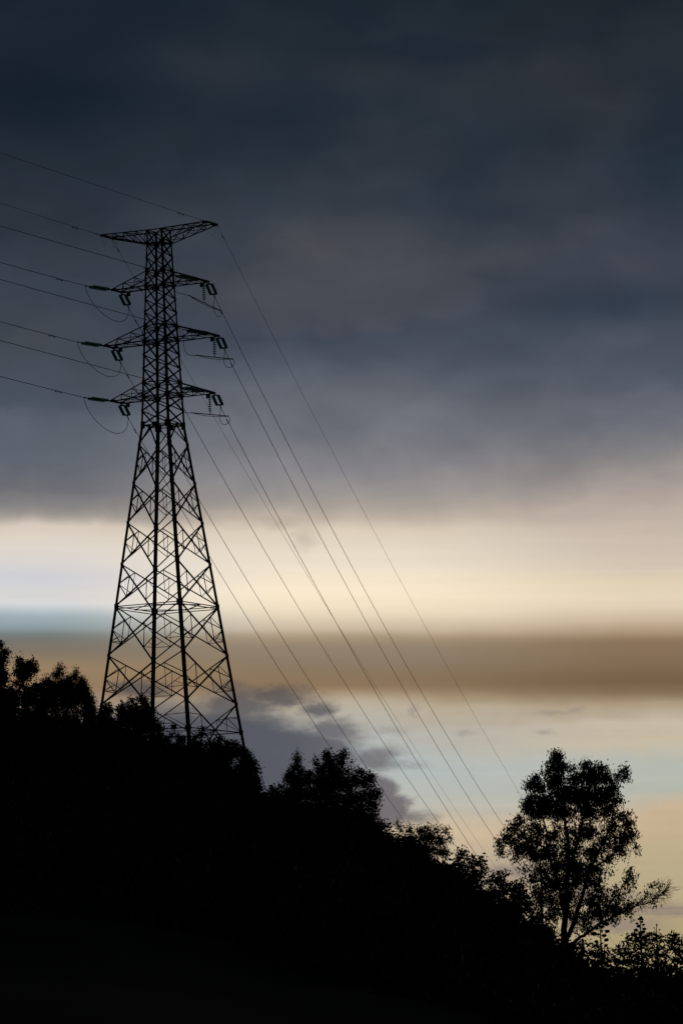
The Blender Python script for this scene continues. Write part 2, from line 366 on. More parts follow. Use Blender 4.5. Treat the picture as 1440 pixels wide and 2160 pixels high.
# bracing, one mesh per face
for k in range(4):
    m = MB(); n = FN[k]
    def br(p, q, w, off=.0): m.angle(p, q, w, n, off=off)
    for i in range(len(UP) - 1):
        z0, z1 = UP[i], UP[i + 1]
        w = .098 if z0 > 26 else .108
        br(corner(k, z0), corner(k + 1, z1), w, .02); br(corner(k + 1, z0), corner(k, z1), w, -.03)
    for z in HOR: br(corner(k, z), corner(k + 1, z), .085, .05)
    w0 = lerp(corner(k, 16.84), corner(k + 1, 16.84), .5)
    br(w0, corner(k, 15.07), .1); br(w0, corner(k + 1, 15.07), .1, .02)
    m.box(w0 + Vector((0, 0, .22)) - n * .01, w0 - Vector((0, 0, .3)) - n * .01, .5, .016, n)
    for z0, z1 in ((15.07, 11.45), (11.45, 7.76), (7.76, 3.92), (3.92, 0.0), (0.0, -4.52), (-4.52, -9.04)):
        a0, b0, a1, b1 = corner(k, z0), corner(k + 1, z0), corner(k, z1), corner(k + 1, z1)
        br(a0, b1, .115, .02); br(b0, a1, .115, -.03)
        X0 = half(z0) / (half(z0) + half(z1))                # crossing parameter along each diagonal
        big = z0 <= 0
        for c0, c1, d0, d1 in ((a0, a1, b1, b0), (b0, b1, a1, a0)):
            # c0-c1 leg side; diagonals c0->d0 and d1->c1
            A = lerp(c0, d0, X0 * .5); B = lerp(c1, d1, (1 - X0) * .5); Mi = lerp(c0, c1, .47)
            br(Mi, A, .075, .05); br(Mi, B, .065, .06); br(A, B, .058, .07)
            if big:
                br(lerp(c0, c1, .72), B, .055, .08)
                br(lerp(c0, c1, .72), lerp(Mi, B, .55), .05, .09)
    # bottom panel: V to the middle of the low belt, then splayed to the feet
    mb = lerp(corner(k, -11.66), corner(k + 1, -11.66), .5)
    br(corner(k, -11.66), corner(k + 1, -11.66), .09, .04)
    for j in (k, k + 1):
        br(corner(j, -9.04), mb, .1, .01 if j == k else .03)
        A = lerp(corner(j, -9.04), mb, .5)
        Mi = corner(j, -10.3)
        br(Mi, A, .055, .05); br(A, corner(j, -11.66), .055, .06); br(A, lerp(corner(j, -11.66), mb, .55), .045, .07)
        br(mb, corner(j, BASE), .1, .02); br(lerp(mb, corner(j, BASE), .5), corner(j, -13.4), .06, .05)
    m.build('face_bracing', STEEL, tower)
# plan bracing at the belts
def plan(z, w, inner=True):
    m = MB(); c = [corner(k, z - .1) for k in range(4)]; mids = [lerp(c[k], c[(k + 1) % 4], .5) for k in range(4)]
    for k in range(4):
        m.angle(mids[k], mids[(k + 1) % 4], w, (0, 0, 1))
        if z in (0.0,): m.angle(corner(k, z - .22), corner(k + 1, z - .22), .08, FN[k]); m.angle(corner(k, z), corner(k + 1, z), .08, FN[k], off=.03)
    if inner:
        m.angle(c[0], c[2], w, (0, 0, 1), off=.05); m.angle(c[1], c[3], w, (0, 0, 1), off=.1)
    m.build('plan_bracing', STEEL, tower)
plan(0.0, .08, False); plan(-11.66, .08, False); plan(16.84, .07)
for z in (33.96, 29.96, 24.77, 19.56): plan(z, .06)
# crossarms
AX = dict(E=5.694, a1=4.683, a2=5.664, a3=5.033); AY = dict(E=.90, a1=.85, a2=.83, a3=.90)
ZT = dict(E=35.25, a1=29.95, a2=24.77, a3=19.50)
def arm(name, sxn, zU, zL, ax, ay, ztipU, ztipL, npan, wch, wl):
    m = MB(); aU, aL = half(zU), half(zL)
    top = [[lerp(L(sxn * aU, s * aU, zU), L(sxn * ax, s * ay, ztipU), i / npan) for i in range(npan + 1)] for s in (-1, 1)]
    bot = [[lerp(L(sxn * aL, s * aL, zL), L(sxn * ax, s * ay, ztipL), i / npan) for i in range(npan + 1)] for s in (-1, 1)]
    for j, s in enumerate((-1, 1)):
        m.angle(top[j][0], top[j][-1], wch, (0, -s, 0)); m.angle(bot[j][0], bot[j][-1], wch, (0, -s, 0), flip=True)
        for i in range(1, npan):
            m.angle(top[j][i], bot[j][i], wl, (0, -s, 0), off=.02)
        for i in range(npan - 1):
            m.angle(bot[j][i], top[j][i + 1], wl, (0, -s, 0), off=.03)
    for i in range(1, npan):
        m.angle(top[0][i], top[1][i], wl, (0, 0, -1)); m.angle(bot[0][i], bot[1][i], wl, (0, 0, 1))
    for i in range(npan):
        m.angle(bot[i % 2][i], bot[(i + 1) % 2][i + 1], wl, (0, 0, 1), off=.02)
        m.angle(top[i % 2][i], top[(i + 1) % 2][i + 1], wl, (0, 0, -1), off=.02)
    e0 = L(sxn * ax, -ay - .1, (ztipU + ztipL) / 2); e1 = L(sxn * ax, ay + .1, (ztipU + ztipL) / 2)
    m.box(e0, e1, .16, .15)
    for s in (-1, 1):                                        # tip gussets
        p = L(sxn * (ax - .5), s * (ay + .02), ztipL + .05); q = L(sxn * (ax + .12), s * ay + s * .02, ztipL + .03)
        m.box(p, q, .02, .2)
    return m.build(name, STEEL, tower)
for sxn in (-1, 1):
    arm('earth_wire_arm', sxn, 35.21, 33.96, AX['E'], AY['E'], 35.29, 35.18, 4, .1, .06)
    for k_, zu, zl in (('a1', 31.31, 29.96), ('a2', 26.18, 24.77), ('a3', 20.85, 19.56)):
        arm('crossarm', sxn, zu, zl, AX[k_], AY[k_], ZT[k_] + .08, ZT[k_] - .03, 3, .105, .06)
        pm = MB(); x0 = sxn * (AX[k_] - .72); zc = ZT[k_] - .24
        pm.box(L(x0 - .2, AY[k_] + .05, zc), L(x0 + .2, AY[k_] + .05, zc), .02, .36)
        pm.box(L(x0 - .1, AY[k_] + .05, zc + .2), L(x0 + .1, AY[k_] + .05, zc + .2), .03, .1)
        pm.build('number_plate', PLATE, tower)
pm = MB(); c = lerp(corner(1, -11.55), corner(0, -11.55), .155) + Vector((0, -.08, 0))
pm.box(c + Vector((-.3, 0, 0)), c + Vector((.3, 0, 0)), .02, .46); pm.box(c + Vector((-.26, .03, -.1)), c + Vector((.26, .03, -.1)), .04, .05)
pm.build('sign_board', PLATE, tower)

# ------------------------------------------------------------------ insulators, conductors, jumpers
PD = R(9.23); PU = R(227.0)                                  # bearings of the two spans
DDIR = Vector((math.sin(PD), math.cos(PD), -.30)); UDIR = Vector((math.sin(PU), math.cos(PU), .03))
LS = 3.3
def disc_stack(m, o, ax, n, sp, r):
    for i in range(n):
        x = i * sp
        m.lathe(Vector(o) + Vector(ax) * x, ax, [(0, .035), (.0, .05), (sp * .36, .06), (sp * .48, r * .55), (sp * .62, r * .93), (sp * .72, r), (sp * .82, r * .9), (sp * .72, r * .6), (sp * .8, .03), (sp, .025)], 12)
g1 = MB(); disc_stack(g1, (.5, 0, 0), (1, 0, 0), 13, .152, .15); ME_COL = g1.mesh('insulator_discs', GLASS)
g1 = MB(); g1.prism((0, 0, -.035), (0, 0, .035), [(.30, -.05), (.30, .05), (.44, .33), (.51, .33), (.51, -.33), (.44, -.33)][::-1], Vector((1, 0, 0)), Vector((0, 1, 0))); ME_Y1 = g1.mesh('yoke_plate', IRON)
g1 = MB(); g1.prism((0, 0, -.035), (0, 0, .035), [(2.68, -.05), (2.68, .05), (2.54, .33), (2.46, .33), (2.46, -.33), (2.54, -.33)], Vector((1, 0, 0)), Vector((0, 1, 0))); ME_Y2 = g1.mesh('yoke_plate', IRON)
g1 = MB(); g1.tube([(-.02, 0, 0), (.34, 0, 0)], .03); ME_LINK = g1.mesh('shackle', IRON)
g1 = MB(); g1.tube([(2.62, 0, 0), (2.8, 0, 0), (2.86, 0, 0), (3.2, 0, 0), (3.32, 0, 0)], [.03, .03, .055, .055, .03]); ME_CL = g1.mesh('dead_end_clamp', IRON)
def basis(d):
    x = d.normalized(); y = Vector((0, 0, 1)).cross(x).normalized(); z = x.cross(y)
    return Matrix((x, y, z)).transposed().to_4x4()
NM = {'a1': 'highest', 'a2': 'middle', 'a3': 'lowest'}
def tension(p, d, label, group):
    r = empty('insulator_string', p); mm = basis(d); mm.translation = p; r.matrix_world = mm
    tag(r, label, 'insulator', group)
    for yy in (-.26, .26):
        o = part_mesh('insulator_discs', ME_COL, r); o.location = (0, yy, 0)
    for nme, me in (('yoke_plate', ME_Y1), ('yoke_plate', ME_Y2), ('shackle', ME_LINK), ('dead_end_clamp', ME_CL)): part_mesh(nme, me, r)
    return p + d.normalized() * LS
def wire_pts(p0, ph, m, k, Lm):
    s = np.concatenate([np.arange(0, 12, 1.5), np.arange(12, 60, 6), np.arange(60, Lm + 1, 15)])
    return [Vector((p0.x + math.sin(ph) * q, p0.y + math.cos(ph) * q, p0.z + m * q + k * q * q)) for q in s]
def damper(parent, o, p, d):
    m = MB(); d = d.normalized(); dn = Vector((0, 0, -1))
    m.box(p + Vector((0, 0, .04)), p + dn * .11, .05, .06, d)
    m.tube([p + dn * .1 - d * .3, p + dn * .1 + d * .3], .012)
    for sg in (-1, 1):
        c = p + dn * .1 + d * .3 * sg
        m.tube([c - d * .1, c - d * .07, c + d * .07, c + d * .1], [.025, .05, .05, .025], 8)
    m2 = MB(); m2.v = [tuple(Vector(v) - o) for v in m.v]; m2.f = m.f
    m2.build('vibration_damper', IRON, parent)
def wire(name, pts, r, label, cat, group, damp=3.0, sleeve=False):
    o0 = pts[0]; m = MB(); m.tube([p - o0 for p in pts], r, 6)
    o = m.build(name, CABLE); o.location = o0; tag(o, label, cat, group)
    if damp:
        acc = 0
        for a, b in zip(pts, pts[1:]):
            l = (b - a).length
            if acc + l > damp: damper(o, o0, a.lerp(b, (damp - acc) / l), b - a); break
            acc += l
    if sleeve:
        m = MB(); d = (pts[1] - pts[0]).normalized(); m.tube([Vector((0, 0, 0)), d * .75, d * .85], [.035, .035, .02], 6); m.build('dead_end_clamp', IRON, o)
    return o
ends = {}
for k_ in ('a1', 'a2', 'a3'):
    for sxn, sd in ((-1, 'left'), (1, 'right')):
        pd = tw((sxn * AX[k_], AY[k_], ZT[k_] - .02)); pu = tw((sxn * AX[k_], -AY[k_], ZT[k_] - .02))
        ed = tension(pd, DDIR, f'twin insulator string slanting to the lower right from the {NM[k_]} {sd} crossarm', 'twin tension insulators')
        eu = tension(pu, UDIR, f'twin insulator string pulled level to the left from the {NM[k_]} {sd} crossarm', 'twin tension insulators')
        ends[k_, sxn] = (ed, eu)
        wire('conductor_cable', wire_pts(ed, PD, -.2428, .000219, 480), .027, f'power cable running down to the right from the {NM[k_]} {sd} crossarm', 'power cable', 'cables of the lower right span')
        wire('conductor_cable', wire_pts(eu, PU, .112, .0003, 150), .027, f'power cable running out to the left edge from the {NM[k_]} {sd} crossarm', 'power cable', 'cables of the left span')
for sxn, sd in ((-1, 'left'), (1, 'right')):
    pd = tw((sxn * AX['E'], AY['E'] + .1, 35.22)); pu = tw((sxn * AX['E'], -AY['E'] - .1, 35.22))
    wire('earth_wire', wire_pts(pd, PD, -.2165, .000119, 480), .016, f'thin earth wire running down rightward from the {sd} tip of the top beam', 'earth wire', 'cables of the lower right span', 2.7, True)
    wire('earth_wire', wire_pts(pu, PU, .143, .0001, 150), .018, f'thin earth wire running to the left edge from the {sd} tip of the top beam', 'earth wire', 'cables of the left span', 3.1, True)
    for s, wd, dr, w_ in ((-1, .62, .75, 'near'), (1, .62 if sxn < 0 else .9, .8, 'far')):
        m = MB(); x0 = sxn * (AX['E'] - .02); pts = []
        for i in range(17):
            t = i / 16; q = 1 - abs(2 * t - 1) ** 2.4
            pts.append(tw((x0 - sxn * wd * t, s * AY['E'], 35.12)) + Vector((0, 0, -dr * q)))
        o0 = pts[0]; m.tube([p - o0 for p in pts], .011, 5); o = m.build('bonding_loop', CABLE); o.location = o0
        tag(o, f'small wire loop under the {sd} tip of the top beam, {"nearer the left" if s < 0 else "nearer the lower right"} span', 'wire loop', 'wire loops under the top beam')
def bez(a, b, c, d, n=20):
    return [a * (1 - t) ** 3 + b * 3 * t * (1 - t) ** 2 + c * 3 * t * t * (1 - t) + d * t ** 3 for t in [i / n for i in range(n + 1)]]
g1 = MB(); disc_stack(g1, (0, 0, -.12), (0, 0, -1), 8, .205, .175); ME_S = g1.mesh('insulator_discs', GLASS)
g1 = MB(); g1.tube([(0, 0, 0), (0, 0, -.14)], .03); ME_SL = g1.mesh('shackle', IRON)
g1 = MB(); g1.tube([(0, 0, -1.78), (0, 0, -2.06)], .035); ME_SC = g1.mesh('suspension_clamp', IRON)
for k_ in ('a1', 'a2', 'a3'):
    # left side: jumper hangs free
    ed, eu = ends[k_, -1]; A = eu - UDIR.normalized() * .08; B = ed - DDIR.normalized() * .1
    sag = {'a1': 2.25, 'a2': 2.2, 'a3': 2.4}[k_]
    m = MB(); m.tube([p - A for p in bez(A, A + Vector((0, 0, -sag * .95)) + (B - A) * .05, B + Vector((0, 0, -sag * 1.35)), B, 28)], .026, 6)
    o = m.build('jumper_cable', CABLE); o.location = A; tag(o, f'slack jumper cable looping below the {NM[k_]} left crossarm of the tower', 'jumper cable', 'jumper cables')
    # right side: jumper held off by a hanging string and a bar
    tip = tw((AX[k_], 0, ZT[k_] - .06)); r = empty('suspension_insulator', tip)
    tag(r, f'single string of discs hanging straight down from the {NM[k_]} right crossarm', 'insulator', 'hanging jumper insulators')
    for nme, me in (('insulator_discs', ME_S), ('shackle', ME_SL), ('suspension_clamp', ME_SC)): part_mesh(nme, me, r)
    c = tip + Vector((0, 0, -2.03)); azb = R(50); tilt = -.30 if k_ == 'a1' else .0; hl = 1.72 if k_ == 'a1' else 2.06
    bd = Vector((math.sin(azb), math.cos(azb), tilt)) * hl; b0 = c - bd; b1 = c + bd; bu = bd.normalized()
    root = empty('jumper_bar', c); tag(root, f'thin bar holding the jumper cable under the {NM[k_]} right crossarm', 'jumper bar', 'jumper support bars')
    m = MB(); m.tube([-bd, bd], .042, 6); m.build('bar', IRON, root)
    for e in (-bd, bd):
        m = MB(); m.tube([e - bu * .09, e + bu * .09], .06, 8); m.build('end_clamp', IRON, root)
    ed, eu = ends[k_, 1]; A = eu - UDIR.normalized() * .08; B = ed - DDIR.normalized() * .1
    low = Vector((0, 0, -.22))
    path = bez(A, A + Vector((0, 0, -1.9)), b0 - bu * 1.6 + Vector((0, 0, -.25)), b0, 16)[:-1]
    path += bez(b0, b0 + bd * .6 + low, b1 - bd * .6 + low, b1, 10)[:-1]
    path += bez(b1, b1 + bu * 1.15 + Vector((0, 0, -.5)), B + Vector((0, 0, -2.6)) - bu * .9, B, 22)
    m = MB(); m.tube([p - A for p in path], .026, 6); o = m.build('jumper_cable', CABLE); o.location = A
    tag(o, f'jumper cable along the bar and curling up again under the {NM[k_]} right crossarm', 'jumper cable', 'jumper cables')

# ------------------------------------------------------------------ vegetation
def leaves(rg, C, sig, per, ln, wd, droop, upb=0.0):
    """rhombic leaves scattered round the cluster centres C (n,3)"""
    n = len(C) * per
    c = np.repeat(C, per, 0) + rg.normal(0, 1, (n, 3)) * np.asarray(sig)
    d = rg.normal(0, 1, (n, 3)); d[:, 2] += -droop + upb; d /= np.linalg.norm(d, axis=1)[:, None]
    k = rg.normal(0, 1, (n, 3)); k = k - d * (k * d).sum(1)[:, None]; k /= np.linalg.norm(k, axis=1)[:, None]
    l = ln * rg.uniform(.6, 1.25, n)[:, None]; w = wd * rg.uniform(.6, 1.2, n)[:, None]
    nrm = np.cross(d, k)
    return np.stack([c - d * l * .5, c + k * w * .5 + d * l * .08 + nrm * w * .15, c + d * l * .5, c - k * w * .5 + d * l * .08 + nrm * w * .15], 1)
STY = dict(fan=dict(ln=.22, wd=.085, sig=(.17, .17, .07), per=16, lai=4.8, droop=.0, tw=1.0),
           round=dict(ln=.24, wd=.12, sig=.20, per=22, lai=5.8, droop=.3, tw=.5),
           bigleaf=dict(ln=.29, wd=.14, sig=.18, per=13, lai=4.4, droop=.2, tw=.7),
           wispy=dict(ln=.20, wd=.075, sig=.17, per=16, lai=5.2, droop=-.5, tw=1.0),
           droop=dict(ln=.21, wd=.07, sig=.15, per=18, lai=5.3, droop=1.4, tw=.5))
def crown_clusters(rg, lobes, st):
    out = []; info = []
    s = STY[st]; sg = float(np.mean(s['sig']))
    for (x, y, z, rx, ry, rz, dens) in lobes:
        area = math.pi * rx * rz
        n = max(2, int(round(area * s['lai'] * dens * 1.25 / (.5 * s['ln'] * s['wd'] * s['per']))))
        v = rg.normal(0, 1, (n, 3)); v /= np.linalg.norm(v, axis=1)[:, None]
        v *= (rg.uniform(0, 1, n) ** (1 / 2.3))[:, None] * rg.uniform(.85, 1.22, (n, 1))
        sc = np.array([max(rx - sg * .75, rx * .5), max(ry - sg * .75, ry * .5), max(rz - sg * .75, rz * .5)])
        c = v * sc + np.array([x, y, z]); out.append(c); info.append(c)
    return np.concatenate(out), info
def branch_to(m, rg, nodes, target, rbase, droop=0.0):
    """grow a limb from the best existing node to target, append its nodes"""
    t = np.array(target); best = None
    for (p, r) in nodes:
        v = t - p; d = np.linalg.norm(v); cost = d + (1.4 * max(0, -v[2] + .1 * d)) + (0.0 if r > .015 else .3)
        if best is None or cost < best[0]: best = (cost, p, r)
    _, p, r = best
    d = np.linalg.norm(t - p)
    if d < .12: return
    r0 = min(r * .72, rbase); n = 5
    side = rg.normal(0, 1, 3) * d * .07
    pts = []; rs = []
    for i in range(n):
        u = i / (n - 1); q = p + (t - p) * u + np.array([0, 0, 1]) * d * .10 * math.sin(math.pi * u) + side * math.sin(math.pi * u)
        pts.append(q); rs.append(max(r0 * (1 - .72 * u), .006))
    m.tube([Vector(q) for q in pts], rs, 5, False)
    for q, rr in zip(pts[1:], rs[1:]): nodes.append((q, rr))
def twigs(m, rg, nodes, info, frac, rad):
    P = np.array([q[0] for q in nodes])
    for c in info:
        k = max(1, int(len(c) * frac))
        for t in c[:k]:
            dd2 = ((P - t) ** 2).sum(1) + np.maximum(0, P[:, 2] - t[2]) ** 2 * 2; a = P[int(np.argmin(dd2))]
            if np.linalg.norm(t - a) > 4: continue
            mid = (a + t) / 2 + rg.normal(0, .04, 3) + np.array([0, 0, .05])
            m.tube([Vector(a), Vector(mid), Vector(t)], [rad, rad * .8, rad * .4], 3, False)
def dense_poly(pts, n=4):
    out = []
    for a, b in zip(pts, pts[1:]):
        for i in range(n): out.append(tuple(a[j] + (b[j] - a[j]) * i / n for j in range(4)))
    return out + [pts[-1]]
TREES = [
  {'name': 'broadleaf_tree', 'label': 'tall dark tree cut off by the left edge, highest tree on the ridge', 'cat': 'tree', 'style': 'round', 'loc': (-30.93, 372.0, 27.44), 'lobes': [(0.69, 0.24, 7.33, 0.74, 1.49, 1.65, 0.5), (0.84, 0.25, 3.99, 1.24, 1.12, 1.24, 0.7), (0.49, 0.01, 6.48, 0.99, 2.23, 2.48, 0.35), (0.44, -0.17, 2.31, 1.86, 1.67, 1.65, 0.8), (0.19, -0.36, 8.7, 0.79, 0.97, 1.07, 1.0), (1.12, -0.09, 8.66, 0.54, 0.48, 0.33, 1.0), (0.84, -0.07, 9.29, 0.29, 0.37, 0.41, 1.0), (0.75, -0.36, 7.77, 0.74, 0.67, 0.74, 1.0), (0.4, -0.36, 6.37, 1.07, 1.19, 1.32, 1.0), (0.92, 0.4, 6.58, 0.58, 0.52, 0.58, 1.0), (0.45, 0.12, 4.62, 1.24, 1.26, 1.41, 1.0), (1.08, -0.21, 3.54, 1.07, 0.97, 1.07, 1.0)], 'stems': []},
  {'name': 'broadleaf_tree', 'label': 'small round-headed tree on a thin trunk beside the tree at the left edge', 'cat': 'tree', 'style': 'round', 'loc': (-28.67, 376.0, 27.69), 'lobes': [(0.56, -0.05, 7.13, 0.92, 0.83, 0.75, 0.4), (-0.25, 0.38, 6.13, 0.75, 0.68, 0.42, 0.5), (0.41, 0.32, 7.29, 1.0, 0.9, 0.84, 0.35), (0.17, 0.28, 5.69, 0.5, 0.53, 0.58, 0.5), (-0.09, -0.09, 8.02, 0.38, 0.38, 0.42, 1.0), (1.03, -0.01, 7.79, 0.29, 0.3, 0.33, 1.0), (0.26, 0.14, 7.45, 0.84, 0.75, 0.58, 1.0), (-0.34, -0.35, 6.87, 0.38, 0.34, 0.38, 1.0), (1.27, 0.04, 7.33, 0.21, 0.34, 0.38, 1.0), (0.52, -0.18, 6.74, 0.71, 0.64, 0.54, 1.0), (0.1, 0.3, 6.37, 0.38, 0.34, 0.29, 1.0)], 'stems': []},
  {'name': 'bush', 'label': 'leafy thicket under the small round-headed tree, with a sky gap in it', 'cat': 'bush', 'style': 'round', 'loc': (-28.02, 374.0, 27.42), 'lobes': [(0.12, -0.35, 4.98, 1.99, 1.8, 0.91, 0.6), (1.26, 0.14, 5.41, 0.91, 0.82, 0.66, 0.7), (-0.16, 0.3, 3.7, 2.29, 2.06, 1.04, 0.6), (-1.54, -0.29, 5.28, 0.66, 0.75, 0.83, 1.0), (0.75, 0.32, 5.69, 0.75, 0.67, 0.54, 1.0), (0.16, 0.3, 4.86, 0.58, 0.67, 0.75, 1.0), (-0.96, -0.39, 2.42, 1.25, 1.12, 0.83, 1.0), (0.67, 0.17, 2.84, 1.25, 1.12, 1.0, 1.0), (-1.21, -0.42, 4.59, 0.5, 0.45, 0.5, 1.0), (1.33, 0.0, 4.06, 0.83, 0.82, 0.91, 1.0), (0.04, -0.05, 1.79, 1.66, 1.5, 0.75, 1.0)], 'stems': []},
  {'name': 'feathery_tree', 'label': 'broad tree with feathery upright top shoots left of the pylon', 'cat': 'tree', 'style': 'wispy', 'loc': (-24.97, 378.0, 27.56), 'lobes': [(0.35, -0.24, 5.75, 1.93, 1.74, 0.92, 0.6), (-1.55, -0.19, 5.39, 1.01, 0.91, 0.84, 0.6), (1.97, 0.37, 4.16, 0.84, 1.06, 1.18, 0.5), (0.34, -0.15, 5.21, 2.02, 1.81, 1.6, 0.3), (0.07, -0.28, 1.63, 2.94, 2.65, 1.26, 0.7), (-0.44, 0.16, 7.37, 0.59, 0.68, 0.76, 0.55), (-0.78, -0.04, 6.98, 0.42, 0.45, 0.5, 0.6), (0.98, 0.24, 7.05, 0.34, 0.64, 0.71, 0.7), (0.49, -0.21, 6.51, 0.5, 0.45, 0.5, 0.8), (-1.53, -0.19, 6.32, 0.71, 0.64, 0.55, 1.0), (-0.39, 0.24, 6.03, 1.09, 0.98, 0.67, 1.0), (1.48, 0.01, 6.25, 0.42, 0.53, 0.59, 1.0), (1.47, 0.01, 5.49, 0.92, 0.83, 0.84, 1.0), (2.1, -0.33, 4.6, 0.67, 0.83, 0.92, 1.0), (0.55, -0.39, 4.77, 1.43, 1.29, 1.09, 1.0), (-0.97, 0.35, 4.57, 1.18, 1.06, 1.01, 1.0), (2.3, -0.58, 3.23, 0.76, 0.98, 1.09, 1.0), (0.06, 0.28, 3.14, 2.1, 1.89, 1.01, 1.0), (-2.03, -0.18, 2.54, 1.26, 1.13, 0.84, 1.0)], 'stems': []},
  {'name': 'bush', 'label': 'low bush in front of the left leg of the pylon', 'cat': 'bush', 'style': 'round', 'loc': (-20.95, 368.0, 26.21), 'lobes': [(0.23, 0.36, 4.58, 0.37, 0.33, 0.37, 1.0), (0.5, -0.08, 4.21, 0.37, 0.44, 0.49, 1.0), (-0.27, 0.35, 3.98, 0.57, 0.52, 0.53, 1.0), (0.18, 0.04, 3.08, 0.98, 0.88, 0.98, 1.0), (-1.0, -0.21, 2.81, 0.9, 0.81, 0.9, 1.0), (0.77, 0.19, 2.38, 0.82, 0.81, 0.9, 1.0)], 'stems': []},
  {'name': 'broadleaf_tree', 'label': 'dense tree with small top clumps between the left and far pylon legs', 'cat': 'tree', 'style': 'round', 'loc': (-18.08, 366.0, 25.09), 'lobes': [(0.08, 0.14, 4.31, 1.83, 1.65, 1.42, 0.4), (0.03, 0.15, 1.86, 2.44, 2.2, 1.22, 0.8), (-0.98, -0.03, 5.67, 0.28, 0.29, 0.33, 1.0), (-0.32, -0.22, 5.97, 0.28, 0.26, 0.28, 1.0), (0.44, 0.11, 6.05, 0.37, 0.33, 0.33, 1.0), (0.78, -0.31, 5.77, 0.37, 0.4, 0.45, 1.0), (-1.37, 0.18, 5.17, 0.41, 0.37, 0.41, 1.0), (-0.23, 0.11, 5.13, 1.22, 1.1, 0.69, 1.0), (1.0, -0.1, 5.0, 0.57, 0.59, 0.65, 1.0), (-1.07, 0.24, 4.43, 0.98, 0.88, 0.73, 1.0), (0.5, -0.24, 4.06, 1.3, 1.17, 0.89, 1.0), (1.22, -0.09, 3.93, 0.57, 0.66, 0.73, 1.0), (-0.36, 0.24, 3.02, 1.95, 1.76, 0.98, 1.0), (1.7, -0.12, 3.51, 0.49, 0.44, 0.49, 1.0), (2.02, 0.27, 3.82, 0.24, 0.22, 0.24, 1.0), (1.88, 0.13, 2.79, 0.57, 0.59, 0.65, 1.0)], 'stems': []},
  {'name': 'bush', 'label': 'scrubby bush under the sign board on the pylon', 'cat': 'bush', 'style': 'wispy', 'loc': (-14.83, 364.0, 23.96), 'lobes': [(-0.1, 0.35, 2.39, 1.62, 1.46, 0.81, 0.8), (0.07, 0.39, 1.37, 1.62, 1.46, 0.65, 0.8), (-0.18, 0.18, 4.04, 0.32, 0.29, 0.24, 0.7), (-0.52, 0.25, 3.61, 0.4, 0.36, 0.32, 1.0), (0.36, -0.28, 3.83, 0.28, 0.29, 0.32, 0.5), (0.7, 0.17, 3.49, 0.57, 0.51, 0.4, 1.0), (-0.05, 0.28, 2.87, 1.05, 0.95, 0.57, 1.0), (-0.89, -0.08, 2.58, 0.97, 0.87, 0.73, 1.0), (0.92, 0.04, 2.34, 0.97, 0.87, 0.65, 1.0)], 'stems': []},
  {'name': 'broadleaf_tree', 'label': 'small big-leaved tree beside the foot of the nearest pylon leg', 'cat': 'tree', 'style': 'bigleaf', 'loc': (-12.75, 362.0, 23.23), 'lobes': [(0.14, -0.02, 3.5, 1.05, 0.94, 0.88, 0.6), (0.09, 0.37, 1.91, 1.61, 1.45, 0.88, 0.9), (0.46, -0.15, 4.89, 0.4, 0.36, 0.2, 1.0), (0.33, -0.08, 4.5, 0.28, 0.33, 0.36, 1.0), (-0.27, -0.4, 4.17, 0.4, 0.36, 0.28, 1.0), (0.89, -0.06, 4.28, 0.28, 0.25, 0.16, 1.0), (-0.06, 0.11, 3.79, 0.56, 0.51, 0.4, 1.0), (-0.59, 0.35, 3.66, 0.4, 0.36, 0.36, 1.0), (0.2, 0.34, 2.92, 0.88, 0.8, 0.64, 1.0)], 'stems': []},
  {'name': 'bush', 'label': 'spreading bush between the two right-hand pylon legs', 'cat': 'bush', 'style': 'round', 'loc': (-11.01, 360.0, 22.32), 'lobes': [(0.26, -0.14, 3.62, 1.8, 1.62, 0.96, 0.5), (0.21, 0.39, 2.05, 2.0, 1.8, 0.88, 0.9), (-0.55, -0.25, 4.55, 0.36, 0.32, 0.24, 1.0), (0.12, 0.26, 4.81, 0.32, 0.29, 0.32, 1.0), (0.42, -0.27, 4.96, 0.12, 0.25, 0.28, 1.0), (-0.09, -0.08, 4.19, 0.96, 0.86, 0.36, 1.0), (0.88, -0.34, 4.39, 0.4, 0.36, 0.28, 1.0), (1.31, 0.29, 4.46, 0.36, 0.32, 0.24, 1.0), (1.66, 0.34, 4.17, 0.28, 0.4, 0.44, 1.0), (0.46, -0.29, 3.52, 1.44, 1.3, 0.56, 1.0), (1.82, 0.03, 3.66, 0.56, 0.5, 0.48, 1.0), (-0.16, -0.19, 2.74, 1.36, 1.22, 0.72, 1.0)], 'stems': []},
  {'name': 'broadleaf_tree', 'label': 'dark tree at the foot of the right pylon leg, stepping down to the right', 'cat': 'tree', 'style': 'round', 'loc': (-8.56, 356.0, 20.45), 'lobes': [(0.14, -0.01, 3.58, 1.11, 1.42, 1.58, 0.5), (-0.19, 0.04, 1.42, 1.58, 1.42, 1.03, 0.9), (-0.21, -0.31, 5.23, 0.36, 0.32, 0.32, 1.0), (0.33, 0.29, 5.14, 0.24, 0.25, 0.28, 1.0), (0.17, -0.18, 4.68, 0.47, 0.43, 0.47, 1.0), (0.47, -0.04, 4.28, 0.32, 0.43, 0.47, 1.0), (-0.12, -0.35, 3.88, 0.79, 0.71, 0.63, 1.0), (0.7, -0.4, 3.54, 0.32, 0.39, 0.44, 1.0), (0.88, -0.24, 2.91, 0.28, 0.5, 0.55, 1.0), (0.36, -0.13, 2.77, 0.71, 0.71, 0.79, 1.0), (1.13, 0.34, 2.35, 0.28, 0.36, 0.4, 1.0), (-0.56, 0.31, 2.75, 0.95, 0.85, 0.79, 1.0), (0.8, -0.02, 1.58, 0.71, 0.64, 0.63, 1.0), (-1.53, -0.05, 3.23, 0.95, 0.85, 0.79, 1.0)], 'stems': []},
